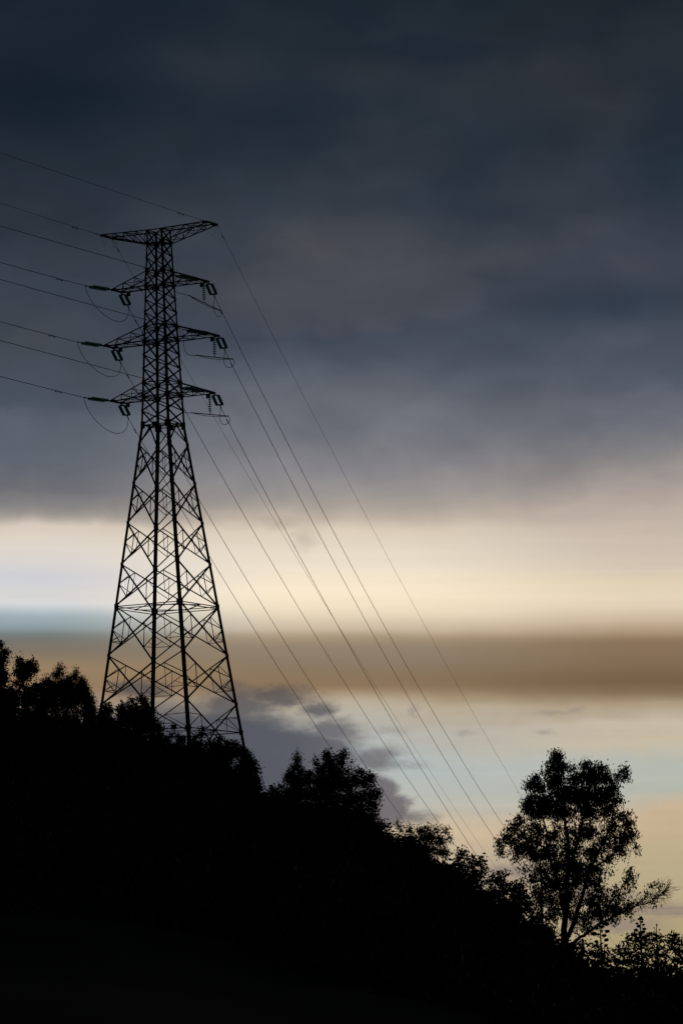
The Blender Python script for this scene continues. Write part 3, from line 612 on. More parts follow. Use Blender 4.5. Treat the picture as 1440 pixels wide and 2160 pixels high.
  {'name': 'bush', 'label': 'low leafy bush in the dip between the pylon foot and the conical tree', 'cat': 'bush', 'style': 'bigleaf', 'loc': (-6.02, 345.0, 18.41), 'lobes': [(0.21, 0.13, 2.19, 1.34, 1.21, 0.84, 0.9), (-0.01, 0.29, 1.25, 1.53, 1.38, 0.61, 0.9), (-0.14, -0.13, 3.56, 0.42, 0.38, 0.34, 1.0), (0.44, 0.23, 3.76, 0.27, 0.28, 0.31, 1.0), (-0.64, -0.08, 3.2, 0.34, 0.31, 0.34, 1.0), (0.15, 0.08, 2.95, 0.77, 0.69, 0.54, 1.0), (0.79, 0.19, 2.56, 0.77, 0.69, 0.77, 1.0), (-0.37, 0.0, 2.12, 0.84, 0.76, 0.61, 1.0)], 'stems': []},
  {'name': 'conical_tree', 'label': 'conical tree with a thin wispy tip right of the pylon', 'cat': 'tree', 'style': 'wispy', 'loc': (-4.21, 340.0, 17.64), 'lobes': [(0.14, 0.15, 3.97, 0.83, 1.09, 1.21, 0.4), (0.36, 0.16, 2.26, 1.51, 1.36, 0.98, 0.9), (0.14, -0.4, 6.69, 0.15, 0.48, 0.53, 0.5), (0.17, -0.37, 6.24, 0.38, 0.34, 0.34, 0.8), (0.0, -0.28, 5.72, 0.49, 0.44, 0.42, 1.0), (-0.43, -0.23, 5.13, 0.49, 0.44, 0.45, 1.0), (0.37, -0.24, 5.34, 0.38, 0.41, 0.45, 1.0), (-0.74, -0.36, 4.76, 0.3, 0.31, 0.34, 0.8), (-0.06, -0.23, 4.59, 0.83, 0.75, 0.57, 1.0), (1.08, 0.08, 5.11, 0.45, 0.41, 0.42, 1.0), (0.8, 0.31, 4.6, 0.68, 0.61, 0.57, 1.0), (-0.24, -0.12, 3.7, 1.06, 0.95, 0.76, 1.0), (1.16, -0.11, 3.66, 0.98, 0.88, 0.76, 1.0)], 'stems': []},
  {'name': 'broadleaf_tree', 'label': 'bushy tree with two rounded tops right of the conical tree', 'cat': 'tree', 'style': 'round', 'loc': (-1.41, 334.0, 16.91), 'lobes': [(0.11, -0.07, 5.37, 1.48, 1.34, 1.48, 0.4), (-0.16, 0.14, 2.24, 1.86, 1.67, 0.96, 0.9), (-0.26, 0.23, 6.92, 0.48, 0.43, 0.33, 1.0), (0.97, 0.35, 6.9, 0.41, 0.37, 0.37, 1.0), (-1.05, -0.1, 6.4, 0.3, 0.27, 0.3, 0.8), (-0.09, 0.17, 6.39, 0.59, 0.53, 0.45, 1.0), (0.8, -0.13, 6.28, 0.45, 0.4, 0.37, 0.7), (1.66, 0.32, 6.36, 0.15, 0.13, 0.11, 1.0), (1.34, -0.22, 5.74, 0.26, 0.3, 0.33, 0.7), (-0.63, 0.3, 5.78, 0.52, 0.47, 0.45, 1.0), (0.3, 0.0, 5.56, 0.82, 0.73, 0.56, 1.0), (-0.95, 0.18, 4.86, 0.74, 0.67, 0.59, 1.0), (0.09, 0.03, 4.52, 1.34, 1.2, 0.82, 1.0), (1.02, -0.15, 4.71, 0.59, 0.53, 0.59, 1.0), (-0.32, -0.0, 3.35, 1.63, 1.47, 0.96, 1.0)], 'stems': []},
  {'name': 'broadleaf_tree', 'label': 'tree with flat layered branches right of the twin-topped tree', 'cat': 'tree', 'style': 'round', 'loc': (0.34, 326.0, 15.74), 'lobes': [(0.69, -0.36, 3.98, 1.38, 1.3, 1.45, 0.35), (-0.08, -0.37, 2.02, 1.81, 1.63, 1.09, 0.8), (0.43, 0.02, 6.22, 0.4, 0.36, 0.29, 1.0), (1.0, -0.02, 5.91, 0.51, 0.46, 0.29, 1.0), (0.02, 0.27, 5.77, 0.43, 0.39, 0.43, 1.0), (1.35, -0.38, 5.59, 0.29, 0.36, 0.4, 1.0), (0.55, 0.05, 5.38, 0.8, 0.72, 0.29, 1.0), (1.56, -0.01, 5.28, 0.18, 0.16, 0.18, 1.0), (-0.18, 0.08, 5.12, 0.51, 0.46, 0.29, 1.0), (1.18, 0.18, 4.54, 0.72, 0.65, 0.22, 1.0), (1.87, 0.03, 4.55, 0.33, 0.29, 0.33, 1.0), (0.7, 0.05, 4.26, 0.58, 0.52, 0.22, 1.0), (1.53, -0.01, 3.98, 0.29, 0.26, 0.18, 1.0), (1.33, 0.09, 3.52, 0.36, 0.33, 0.22, 1.0), (1.54, -0.24, 3.21, 0.22, 0.23, 0.25, 1.0), (0.68, 0.04, 3.64, 0.33, 0.29, 0.18, 1.0), (-0.39, 0.14, 4.22, 0.8, 0.72, 0.72, 1.0), (-0.24, -0.25, 3.11, 1.23, 1.11, 0.72, 1.0), (1.02, 0.39, 2.75, 0.94, 0.85, 0.51, 1.0), (0.63, 0.2, 1.84, 1.45, 1.3, 0.72, 1.0)], 'stems': []},
  {'name': 'bush', 'label': 'bush with sparse big leaves against the sky below the layered tree', 'cat': 'bush', 'style': 'bigleaf', 'loc': (2.61, 312.0, 14.03), 'lobes': [(-0.35, 0.36, 3.39, 0.21, 0.19, 0.21, 1.0), (0.02, -0.16, 3.21, 0.21, 0.19, 0.14, 1.0), (-0.26, -0.05, 2.81, 0.35, 0.31, 0.28, 0.7), (0.21, -0.19, 2.52, 0.31, 0.28, 0.28, 0.6), (-0.08, -0.36, 2.03, 0.62, 0.56, 0.42, 1.0), (0.71, -0.39, 1.91, 0.42, 0.37, 0.35, 0.7), (-0.51, -0.2, 1.6, 0.83, 0.75, 0.55, 1.0), (0.87, 0.29, 1.24, 0.9, 0.81, 0.55, 1.0)], 'stems': []},
  {'name': 'shrub', 'label': 'twiggy shrub with upright fine shoots and small leaves midway down the ridge', 'cat': 'shrub', 'style': 'wispy', 'loc': (4.97, 300.0, 12.26), 'lobes': [(0.04, -0.27, 2.76, 1.83, 1.65, 1.13, 0.25), (0.0, 0.15, 1.29, 2.0, 1.8, 0.53, 0.7), (-1.64, -0.28, 4.37, 0.17, 0.36, 0.4, 0.5), (-1.39, -0.41, 3.89, 0.27, 0.3, 0.33, 0.5), (-0.79, -0.25, 3.91, 0.33, 0.33, 0.37, 0.6), (0.01, 0.14, 3.84, 0.37, 0.33, 0.37, 0.9), (0.51, 0.0, 3.96, 0.27, 0.27, 0.3, 0.8), (1.08, 0.04, 3.98, 0.4, 0.36, 0.4, 0.3), (1.74, -0.05, 3.82, 0.23, 0.27, 0.3, 0.5), (1.91, -0.27, 3.14, 0.2, 0.3, 0.33, 0.5), (0.56, -0.01, 3.32, 0.8, 0.72, 0.47, 0.9), (1.32, 0.34, 3.05, 0.53, 0.48, 0.47, 0.6), (-0.75, -0.24, 3.22, 0.8, 0.72, 0.47, 0.8), (-0.13, 0.19, 2.55, 1.33, 1.2, 0.53, 1.0), (1.42, -0.22, 2.3, 0.6, 0.54, 0.4, 0.8), (-0.65, -0.25, 1.89, 1.47, 1.32, 0.47, 1.0)], 'stems': []},
  {'name': 'bush', 'label': 'dark bush with two leafy horns right of the twiggy shrub', 'cat': 'bush', 'style': 'bigleaf', 'loc': (7.6, 282.0, 9.92), 'lobes': [(0.02, -0.14, 2.2, 1.25, 1.13, 0.69, 0.6), (-0.02, -0.33, 1.1, 1.25, 1.13, 0.5, 0.7), (-0.04, 0.35, 3.94, 0.16, 0.14, 0.16, 1.0), (-0.4, -0.11, 3.8, 0.28, 0.25, 0.16, 1.0), (-0.54, -0.26, 3.52, 0.28, 0.25, 0.25, 1.0), (-0.04, -0.4, 3.53, 0.22, 0.2, 0.19, 1.0), (0.51, -0.35, 3.3, 0.22, 0.2, 0.19, 1.0), (1.08, -0.23, 3.38, 0.22, 0.2, 0.13, 1.0), (0.86, -0.07, 3.15, 0.28, 0.25, 0.22, 1.0), (1.2, 0.08, 2.77, 0.22, 0.2, 0.19, 1.0), (0.39, 0.38, 2.9, 0.5, 0.45, 0.28, 1.0), (-0.42, 0.31, 3.04, 0.56, 0.51, 0.31, 1.0), (-0.76, -0.21, 2.53, 0.75, 0.68, 0.44, 1.0), (0.65, 0.09, 2.35, 0.69, 0.62, 0.38, 1.0), (0.02, 0.34, 1.84, 1.07, 0.96, 0.5, 1.0)], 'stems': []},
  {'name': 'bush', 'label': 'rounded dark bushes on the slope left of the tall gum-like tree', 'cat': 'bush', 'style': 'round', 'loc': (9.33, 258.0, 7.51), 'lobes': [(0.3, -0.32, 1.94, 1.29, 1.16, 1.03, 0.5), (1.12, 0.28, 0.08, 1.29, 1.16, 0.57, 0.8), (-0.61, -0.08, 3.62, 0.34, 0.31, 0.23, 1.0), (-0.2, 0.23, 3.74, 0.23, 0.21, 0.2, 1.0), (-1.02, -0.14, 3.35, 0.32, 0.28, 0.23, 1.0), (-0.36, 0.1, 3.22, 0.46, 0.41, 0.29, 1.0), (0.69, 0.01, 3.13, 0.26, 0.23, 0.26, 1.0), (0.93, -0.32, 2.89, 0.2, 0.26, 0.29, 1.0), (0.29, 0.21, 2.92, 0.34, 0.31, 0.34, 1.0), (0.62, 0.26, 2.57, 0.46, 0.41, 0.4, 1.0), (-0.59, -0.01, 2.6, 0.75, 0.67, 0.46, 1.0), (1.06, -0.09, 2.27, 0.26, 0.31, 0.34, 1.0), (1.23, 0.36, 1.71, 0.29, 0.31, 0.34, 1.0), (0.44, -0.1, 1.71, 0.75, 0.67, 0.52, 1.0), (1.73, 0.42, 1.12, 0.46, 0.41, 0.4, 1.0), (-0.28, -0.07, 1.39, 0.86, 0.77, 0.46, 1.0), (1.12, -0.1, 0.64, 0.75, 0.67, 0.4, 1.0), (2.25, -0.2, 0.41, 0.52, 0.46, 0.4, 1.0)], 'stems': []},
  {'name': 'gum_tree', 'label': 'tall gum-like tree with drooping leaves standing alone at the right', 'cat': 'tree', 'style': 'droop', 'loc': (10.8, 220.0, 4.25), 'lobes': [(-0.08, -0.22, 11.61, 0.34, 0.33, 0.37, 1.0), (-0.28, -0.11, 11.11, 0.37, 0.33, 0.37, 1.0), (0.13, -0.14, 11.09, 0.34, 0.35, 0.39, 1.0), (-0.14, -0.22, 10.43, 0.64, 0.57, 0.44, 1.0), (-0.6, 0.02, 10.88, 0.22, 0.22, 0.24, 0.6), (-1.16, -0.03, 10.47, 0.34, 0.31, 0.27, 1.0), (-1.55, -0.35, 10.15, 0.29, 0.26, 0.27, 0.9), (-1.0, -0.18, 10.05, 0.44, 0.4, 0.32, 1.0), (0.76, 0.21, 11.05, 0.22, 0.2, 0.2, 0.8), (0.87, -0.18, 10.53, 0.39, 0.35, 0.34, 1.0), (1.41, -0.06, 11.14, 0.32, 0.29, 0.29, 1.0), (1.86, 0.27, 10.97, 0.34, 0.31, 0.29, 1.0), (2.27, -0.3, 10.97, 0.24, 0.22, 0.24, 0.9), (1.53, -0.05, 10.47, 0.73, 0.66, 0.49, 1.0), (2.43, 0.25, 10.52, 0.39, 0.35, 0.39, 1.0), (3.3, -0.58, 10.83, 0.27, 0.24, 0.22, 1.0), (3.41, -0.54, 10.44, 0.22, 0.2, 0.2, 0.8), (3.03, 0.46, 10.51, 0.24, 0.22, 0.22, 0.9), (2.75, 0.18, 9.96, 0.39, 0.35, 0.37, 1.0), (3.06, -0.27, 9.15, 0.22, 0.2, 0.17, 0.9), (2.77, -0.02, 9.32, 0.34, 0.31, 0.34, 1.0), (-1.44, -0.17, 9.37, 0.44, 0.4, 0.34, 1.0), (-1.63, 0.3, 9.04, 0.39, 0.35, 0.32, 1.0), (-0.81, 0.22, 9.33, 0.54, 0.48, 0.44, 1.0), (0.03, -0.21, 9.58, 0.68, 0.62, 0.59, 1.0), (1.14, 0.01, 9.56, 0.83, 0.75, 0.64, 1.0), (2.1, -0.23, 9.52, 0.64, 0.57, 0.54, 1.0), (-1.09, -0.05, 8.76, 0.59, 0.53, 0.34, 1.0), (0.02, 0.12, 8.74, 0.73, 0.66, 0.44, 1.0), (1.36, 0.11, 8.7, 0.83, 0.75, 0.44, 1.0), (2.44, -0.27, 8.73, 0.44, 0.4, 0.34, 1.0), (-2.08, -0.16, 8.37, 0.34, 0.31, 0.27, 1.0), (-2.41, -0.08, 8.04, 0.34, 0.31, 0.24, 1.0), (-2.81, -0.14, 7.59, 0.27, 0.26, 0.29, 1.0), (-3.15, 0.25, 7.25, 0.2, 0.24, 0.27, 1.0), (-3.07, 0.38, 6.76, 0.15, 0.24, 0.27, 1.0), (-2.53, -0.18, 7.33, 0.34, 0.31, 0.22, 0.9), (-1.98, -0.05, 7.69, 0.34, 0.31, 0.24, 0.7), (-2.21, -0.41, 6.9, 0.32, 0.29, 0.27, 1.0), (-1.64, -0.1, 7.0, 0.42, 0.37, 0.27, 0.8), (-1.27, 0.27, 8.05, 0.44, 0.4, 0.27, 0.8), (-2.38, 0.0, 6.48, 0.2, 0.18, 0.17, 0.7), (-1.4, 0.04, 6.51, 0.39, 0.35, 0.24, 0.9), (-0.51, 0.05, 7.53, 0.37, 0.4, 0.44, 0.55), (-0.79, 0.03, 6.69, 0.39, 0.35, 0.29, 0.8), (-1.85, 0.25, 5.92, 0.24, 0.22, 0.2, 0.6), (3.21, -0.29, 8.46, 0.27, 0.24, 0.27, 0.8), (3.56, -0.24, 8.6, 0.12, 0.18, 0.2, 0.8), (3.54, 0.51, 8.1, 0.27, 0.31, 0.34, 1.0), (3.75, -0.0, 7.54, 0.15, 0.31, 0.34, 0.8), (3.3, 0.56, 7.45, 0.39, 0.35, 0.29, 1.0), (2.77, -0.37, 7.91, 0.34, 0.31, 0.34, 0.6), (3.84, 0.41, 7.02, 0.12, 0.2, 0.22, 0.6), (3.92, -0.04, 6.65, 0.07, 0.11, 0.12, 0.7), (2.87, -0.03, 6.78, 0.44, 0.4, 0.24, 0.8), (2.22, 0.31, 7.23, 0.44, 0.4, 0.34, 0.6), (1.43, -0.18, 7.71, 0.59, 0.53, 0.44, 0.8), (0.59, 0.01, 7.74, 0.39, 0.35, 0.39, 0.6), (0.67, -0.13, 6.76, 0.49, 0.44, 0.39, 0.7), (1.64, -0.09, 6.62, 0.49, 0.44, 0.34, 0.7), (2.39, 0.28, 6.32, 0.44, 0.4, 0.24, 0.7), (-0.2, -0.05, 6.06, 0.44, 0.4, 0.34, 0.6), (-1.06, 0.14, 5.77, 0.44, 0.4, 0.29, 0.6), (-1.46, -0.31, 5.28, 0.39, 0.35, 0.27, 0.6), (0.78, 0.25, 5.92, 0.54, 0.48, 0.34, 0.8), (1.76, 0.29, 5.78, 0.49, 0.44, 0.29, 0.7), (-0.72, 0.09, 5.11, 0.39, 0.35, 0.29, 0.7), (-1.35, -0.18, 4.7, 0.39, 0.35, 0.29, 0.7), (0.82, 0.08, 5.19, 0.44, 0.4, 0.29, 0.6), (1.59, -0.18, 5.11, 0.39, 0.35, 0.24, 0.5), (-1.61, -0.09, 4.15, 0.29, 0.26, 0.24, 0.6), (-0.88, -0.23, 4.37, 0.34, 0.31, 0.29, 0.35), (3.46, -0.58, 5.7, 0.2, 0.18, 0.2, 0.6), (3.6, -0.48, 5.33, 0.22, 0.22, 0.24, 0.6), (3.33, -0.41, 5.15, 0.22, 0.22, 0.24, 0.6), (3.69, 0.48, 4.93, 0.15, 0.13, 0.15, 0.4), (3.22, -0.32, 4.72, 0.24, 0.22, 0.2, 0.5), (2.82, 0.35, 4.65, 0.29, 0.26, 0.24, 0.4), (1.42, -0.27, 4.06, 0.44, 0.4, 0.32, 0.45), (2.04, -0.35, 4.29, 0.44, 0.4, 0.27, 0.45), (1.16, -0.22, 3.35, 0.44, 0.4, 0.27, 0.6), (1.85, 0.3, 3.46, 0.49, 0.44, 0.24, 0.8), (2.42, 0.29, 3.81, 0.44, 0.4, 0.22, 0.7), (2.73, -0.52, 3.54, 0.39, 0.35, 0.2, 0.9), (3.42, 0.57, 3.84, 0.34, 0.31, 0.17, 0.8), (3.34, -0.36, 3.45, 0.24, 0.22, 0.17, 0.5), (2.49, -0.23, 3.14, 0.34, 0.31, 0.17, 0.6), (1.82, 0.06, 2.97, 0.29, 0.26, 0.17, 0.6), (3.84, -0.45, 3.99, 0.29, 0.26, 0.15, 0.5), (3.02, 0.55, 4.29, 0.34, 0.31, 0.22, 0.3), (0.39, -0.07, 9.09, 2.32, 2.09, 1.71, 0.2), (0.44, 0.04, 6.9, 2.69, 2.42, 1.34, 0.3), (-1.5, 0.05, 7.32, 1.1, 0.99, 0.98, 0.3), (2.89, -0.23, 7.55, 0.93, 1.1, 1.22, 0.3), (0.4, 0.12, 5.56, 2.08, 1.87, 1.1, 0.45), (-0.49, 0.25, 4.25, 1.17, 1.1, 1.22, 0.42), (1.57, 0.06, 4.31, 1.59, 1.43, 1.03, 0.28), (2.5, -0.41, 3.67, 1.47, 1.32, 0.54, 0.25), (0.8, 0.15, 10.31, 1.59, 1.43, 0.73, 0.08), (2.13, 0.12, 9.9, 1.1, 0.99, 0.73, 0.12), (-0.71, -0.01, 9.24, 0.98, 0.88, 0.73, 0.15), (4.27, 0.26, 4.37, 0.32, 0.29, 0.22, 0.22), (4.53, -0.42, 4.82, 0.24, 0.24, 0.27, 0.16), (4.92, -0.38, 4.86, 0.24, 0.22, 0.24, 0.12), (0.11, 0.01, 4.47, 0.54, 0.92, 1.03, 0.35), (0.67, -0.22, 3.36, 0.64, 0.62, 0.68, 0.35), (1.15, 0.04, 2.75, 0.54, 0.48, 0.39, 0.3), (4.56, -0.57, 3.97, 0.34, 0.31, 0.15, 0.22), (0.32, -0.12, 3.49, 0.24, 0.4, 0.44, 0.3), (0.67, 0.2, 2.64, 0.22, 0.22, 0.24, 0.25)], 'stems': [[(0.0, 0.0, 1.08, 0.21), (0.01, -0.13, 2.41, 0.19), (0.1, 0.2, 3.75, 0.17), (0.27, 0.74, 5.22, 0.14), (0.4, 0.8, 6.69, 0.11), (0.32, 0.75, 8.15, 0.08), (0.14, -0.5, 9.56, 0.05), (0.0, 0.29, 11.07, 0.025)], [(0.06, 0.0, 2.05, 0.15), (0.49, -0.21, 3.0, 0.13), (0.89, 0.19, 4.09, 0.11), (1.27, 0.03, 5.41, 0.1), (1.85, 0.04, 6.62, 0.075), (2.58, 0.59, 7.84, 0.05), (2.83, -1.27, 9.2, 0.03), (3.18, -1.01, 10.42, 0.015)], [(0.0, 0.0, 4.11, 0.09), (-0.3, -0.1, 5.45, 0.075), (-0.61, -0.24, 6.67, 0.06), (-0.82, -0.64, 8.12, 0.045), (-1.08, -0.38, 9.35, 0.03)], [(0.34, 0.0, 5.44, 0.08), (0.72, -0.23, 6.88, 0.07), (1.16, -0.21, 8.33, 0.05), (1.5, -0.37, 10.02, 0.03)], [(0.02, 0.0, 1.81, 0.12), (0.73, 0.15, 2.23, 0.1), (1.42, 0.46, 2.7, 0.085), (2.42, 0.62, 3.31, 0.065), (3.49, -0.12, 3.77, 0.045), (4.36, -1.08, 4.03, 0.03), (4.85, -0.45, 4.28, 0.016), (5.24, 0.09, 4.58, 0.007)], [(-0.59, 0.0, 6.68, 0.05), (-1.37, 0.12, 7.39, 0.04), (-2.21, 0.24, 7.76, 0.03), (-2.79, 0.59, 7.55, 0.015)], [(1.32, 0.0, 5.53, 0.07), (2.24, -0.13, 6.23, 0.05), (3.27, 0.41, 6.96, 0.03), (3.77, 0.58, 7.56, 0.015)], [(1.82, 0.0, 3.02, 0.05), (2.53, -0.14, 4.16, 0.04), (3.19, 0.16, 5.0, 0.025), (3.6, 0.48, 5.73, 0.012)]]},
  {'name': 'slender_tree', 'label': 'thin straight-stemmed tree close to the left of the gum-like tree', 'cat': 'tree', 'style': 'droop', 'loc': (9.84, 224.0, 5.07), 'lobes': [(0.11, 0.37, 6.93, 0.2, 0.2, 0.22, 0.5), (-0.22, -0.38, 6.03, 0.25, 0.22, 0.22, 0.5), (0.36, -0.25, 5.28, 0.22, 0.2, 0.2, 0.5), (-0.31, -0.06, 2.96, 0.27, 0.25, 0.22, 0.5), (0.48, 0.04, 2.69, 0.25, 0.22, 0.25, 0.5), (-0.14, 0.22, 2.22, 0.4, 0.36, 0.3, 0.8), (0.41, 0.05, 1.88, 0.35, 0.31, 0.3, 0.8), (0.79, 0.01, 2.93, 0.2, 0.22, 0.25, 0.3)], 'stems': [[(0.0, 0.0, 0.86, 0.09), (0.05, 0.08, 2.34, 0.08), (0.06, 0.08, 4.07, 0.07), (0.13, 0.67, 5.57, 0.05), (0.07, -0.62, 6.76, 0.03)]]},
  {'name': 'bush', 'label': 'dense bush at the foot of the gum-like tree on its right', 'cat': 'bush', 'style': 'round', 'loc': (10.95, 212.0, 3.52), 'lobes': [(-0.35, -0.3, 2.46, 0.24, 0.21, 0.19, 1.0), (-0.02, -0.12, 2.41, 0.26, 0.23, 0.21, 1.0), (0.32, -0.14, 2.54, 0.19, 0.17, 0.16, 0.8), (0.4, -0.04, 2.26, 0.19, 0.17, 0.19, 1.0), (-0.13, -0.26, 2.04, 0.42, 0.38, 0.28, 1.0), (0.31, 0.17, 1.85, 0.33, 0.3, 0.28, 1.0), (-0.74, 0.26, 2.63, 0.38, 0.34, 0.28, 1.0), (-1.12, -0.39, 2.74, 0.33, 0.3, 0.24, 1.0), (-0.52, 0.33, 2.11, 0.47, 0.42, 0.33, 1.0), (0.01, -0.33, 1.31, 0.61, 0.55, 0.38, 1.0), (0.59, -0.15, 1.14, 0.24, 0.21, 0.19, 0.7), (-0.78, -0.01, 1.69, 0.61, 0.55, 0.42, 1.0)], 'stems': []},
  {'name': 'bush', 'label': 'pointed dark bush in front of the left agave stalk', 'cat': 'bush', 'style': 'fan', 'loc': (10.23, 180.0, 2.73), 'lobes': [(0.03, -0.06, 2.52, 0.16, 0.16, 0.18, 1.0), (0.12, -0.23, 2.3, 0.2, 0.18, 0.2, 1.0), (-0.06, 0.18, 2.21, 0.24, 0.22, 0.2, 1.0), (0.3, 0.27, 2.22, 0.12, 0.14, 0.16, 1.0), (0.04, -0.22, 1.9, 0.32, 0.29, 0.24, 1.0), (-0.31, -0.27, 2.03, 0.18, 0.16, 0.16, 0.6), (0.44, 0.02, 1.98, 0.2, 0.18, 0.16, 0.5), (0.01, -0.28, 1.47, 0.48, 0.43, 0.28, 1.0), (0.48, 0.35, 1.54, 0.28, 0.25, 0.2, 0.7)], 'stems': []},
  {'name': 'shrub', 'label': 'small shrub with two knobbly shoots between the agave stalks', 'cat': 'shrub', 'style': 'fan', 'loc': (10.89, 176.0, 2.64), 'lobes': [(-0.08, 0.28, 2.44, 0.1, 0.09, 0.1, 0.8), (-0.07, 0.27, 2.21, 0.08, 0.14, 0.16, 1.0), (0.22, -0.07, 2.5, 0.08, 0.12, 0.14, 1.0), (0.21, 0.23, 2.24, 0.16, 0.14, 0.16, 1.0), (0.36, -0.09, 2.19, 0.14, 0.12, 0.14, 1.0), (-0.05, -0.03, 1.95, 0.23, 0.21, 0.16, 1.0), (0.22, -0.32, 1.86, 0.31, 0.28, 0.18, 1.0), (-0.18, -0.37, 1.6, 0.35, 0.32, 0.22, 1.0), (0.37, 0.14, 1.48, 0.31, 0.28, 0.2, 1.0)], 'stems': []},
  {'name': 'fan_leaved_shrub', 'label': 'shrub of layered fan leaves around the middle agave stalk', 'cat': 'shrub', 'style': 'fan', 'loc': (11.33, 172.0, 2.53), 'lobes': [(-0.15, -0.25, 2.95, 0.13, 0.12, 0.08, 1.0), (0.08, 0.37, 3.04, 0.11, 0.1, 0.08, 1.0), (-0.29, 0.05, 2.78, 0.13, 0.12, 0.08, 1.0), (-0.01, 0.06, 2.79, 0.19, 0.17, 0.1, 1.0), (0.2, 0.32, 2.83, 0.11, 0.1, 0.1, 1.0), (-0.11, -0.16, 2.58, 0.21, 0.19, 0.11, 1.0), (0.11, -0.39, 2.55, 0.15, 0.14, 0.11, 1.0), (-0.27, -0.22, 2.32, 0.15, 0.14, 0.1, 0.7), (0.02, -0.03, 2.25, 0.19, 0.17, 0.11, 1.0), (0.24, -0.28, 2.3, 0.15, 0.14, 0.11, 0.8), (-0.09, -0.18, 2.01, 0.34, 0.31, 0.15, 1.0), (0.2, 0.19, 1.93, 0.27, 0.24, 0.17, 1.0), (-0.06, -0.1, 1.63, 0.42, 0.38, 0.21, 1.0), (0.41, -0.13, 1.64, 0.31, 0.28, 0.21, 1.0)], 'stems': []},
  {'name': 'fan_leaved_shrub', 'label': 'shrub of layered fan leaves between the middle and right agave stalks', 'cat': 'shrub', 'style': 'fan', 'loc': (11.82, 170.0, 2.43), 'lobes': [(-0.21, -0.21, 2.98, 0.09, 0.09, 0.08, 1.0), (0.02, 0.03, 3.08, 0.11, 0.1, 0.08, 1.0), (0.11, 0.4, 2.93, 0.17, 0.15, 0.09, 1.0), (-0.16, -0.26, 2.78, 0.15, 0.14, 0.09, 1.0), (0.25, 0.27, 2.81, 0.11, 0.1, 0.08, 1.0), (0.0, 0.22, 2.71, 0.15, 0.14, 0.09, 1.0), (-0.15, 0.08, 2.52, 0.13, 0.12, 0.08, 0.7), (0.34, 0.03, 2.51, 0.19, 0.17, 0.09, 0.8), (0.18, 0.02, 2.32, 0.15, 0.14, 0.11, 1.0), (0.46, -0.32, 2.53, 0.09, 0.09, 0.08, 1.0), (-0.05, 0.06, 2.18, 0.19, 0.17, 0.13, 1.0), (0.41, 0.39, 2.21, 0.23, 0.2, 0.13, 1.0), (0.25, 0.18, 1.91, 0.34, 0.31, 0.17, 1.0), (0.11, -0.03, 1.58, 0.42, 0.37, 0.21, 1.0), (0.55, -0.05, 1.79, 0.23, 0.2, 0.17, 1.0)], 'stems': []},
  {'name': 'shrub', 'label': 'upright leafy shrub cut off by the right edge of the photo', 'cat': 'shrub', 'style': 'fan', 'loc': (12.53, 166.0, 2.25), 'lobes': [(0.01, 0.3, 3.16, 0.07, 0.08, 0.09, 0.8), (-0.16, -0.39, 3.0, 0.07, 0.07, 0.07, 0.8), (0.05, -0.24, 2.96, 0.07, 0.07, 0.07, 0.7), (-0.31, 0.37, 3.06, 0.06, 0.1, 0.11, 1.0), (-0.28, 0.12, 2.85, 0.07, 0.1, 0.11, 1.0), (-0.05, 0.26, 2.81, 0.15, 0.13, 0.13, 1.0), (0.16, 0.03, 2.8, 0.15, 0.13, 0.13, 1.0), (-0.25, -0.37, 2.58, 0.11, 0.1, 0.09, 0.8), (0.04, 0.03, 2.55, 0.2, 0.18, 0.17, 1.0), (0.3, 0.1, 2.47, 0.17, 0.2, 0.22, 1.0), (-0.15, -0.33, 2.22, 0.18, 0.17, 0.18, 0.8), (0.13, -0.02, 2.14, 0.22, 0.22, 0.24, 1.0), (-0.22, 0.35, 1.81, 0.26, 0.23, 0.2, 0.9), (0.16, -0.35, 1.66, 0.3, 0.27, 0.26, 1.0)], 'stems': []},
  {'name': 'hedge_bush', 'label': 'tangled low bush along the lower right corner below the fan-leaved shrubs', 'cat': 'bush', 'style': 'wispy', 'loc': (10.62, 160.0, 2.22), 'lobes': [(-1.77, -0.52, 1.24, 0.39, 0.35, 0.25, 0.7), (-1.13, -0.32, 1.33, 0.43, 0.38, 0.25, 0.7), (-0.49, 0.15, 1.32, 0.43, 0.38, 0.21, 0.55), (0.14, 0.31, 1.31, 0.46, 0.42, 0.23, 0.55), (0.72, -0.28, 1.28, 0.43, 0.38, 0.23, 0.55), (1.38, 0.29, 1.24, 0.43, 0.38, 0.23, 0.55), (-1.41, -0.25, 0.85, 0.64, 0.58, 0.28, 1.0), (-0.34, 0.03, 0.79, 0.64, 0.58, 0.28, 1.0), (0.74, 0.21, 0.76, 0.64, 0.58, 0.28, 1.0), (1.49, -0.37, 0.7, 0.53, 0.48, 0.28, 1.0), (-2.19, -0.03, 0.96, 0.43, 0.38, 0.32, 1.0)], 'stems': []}
]
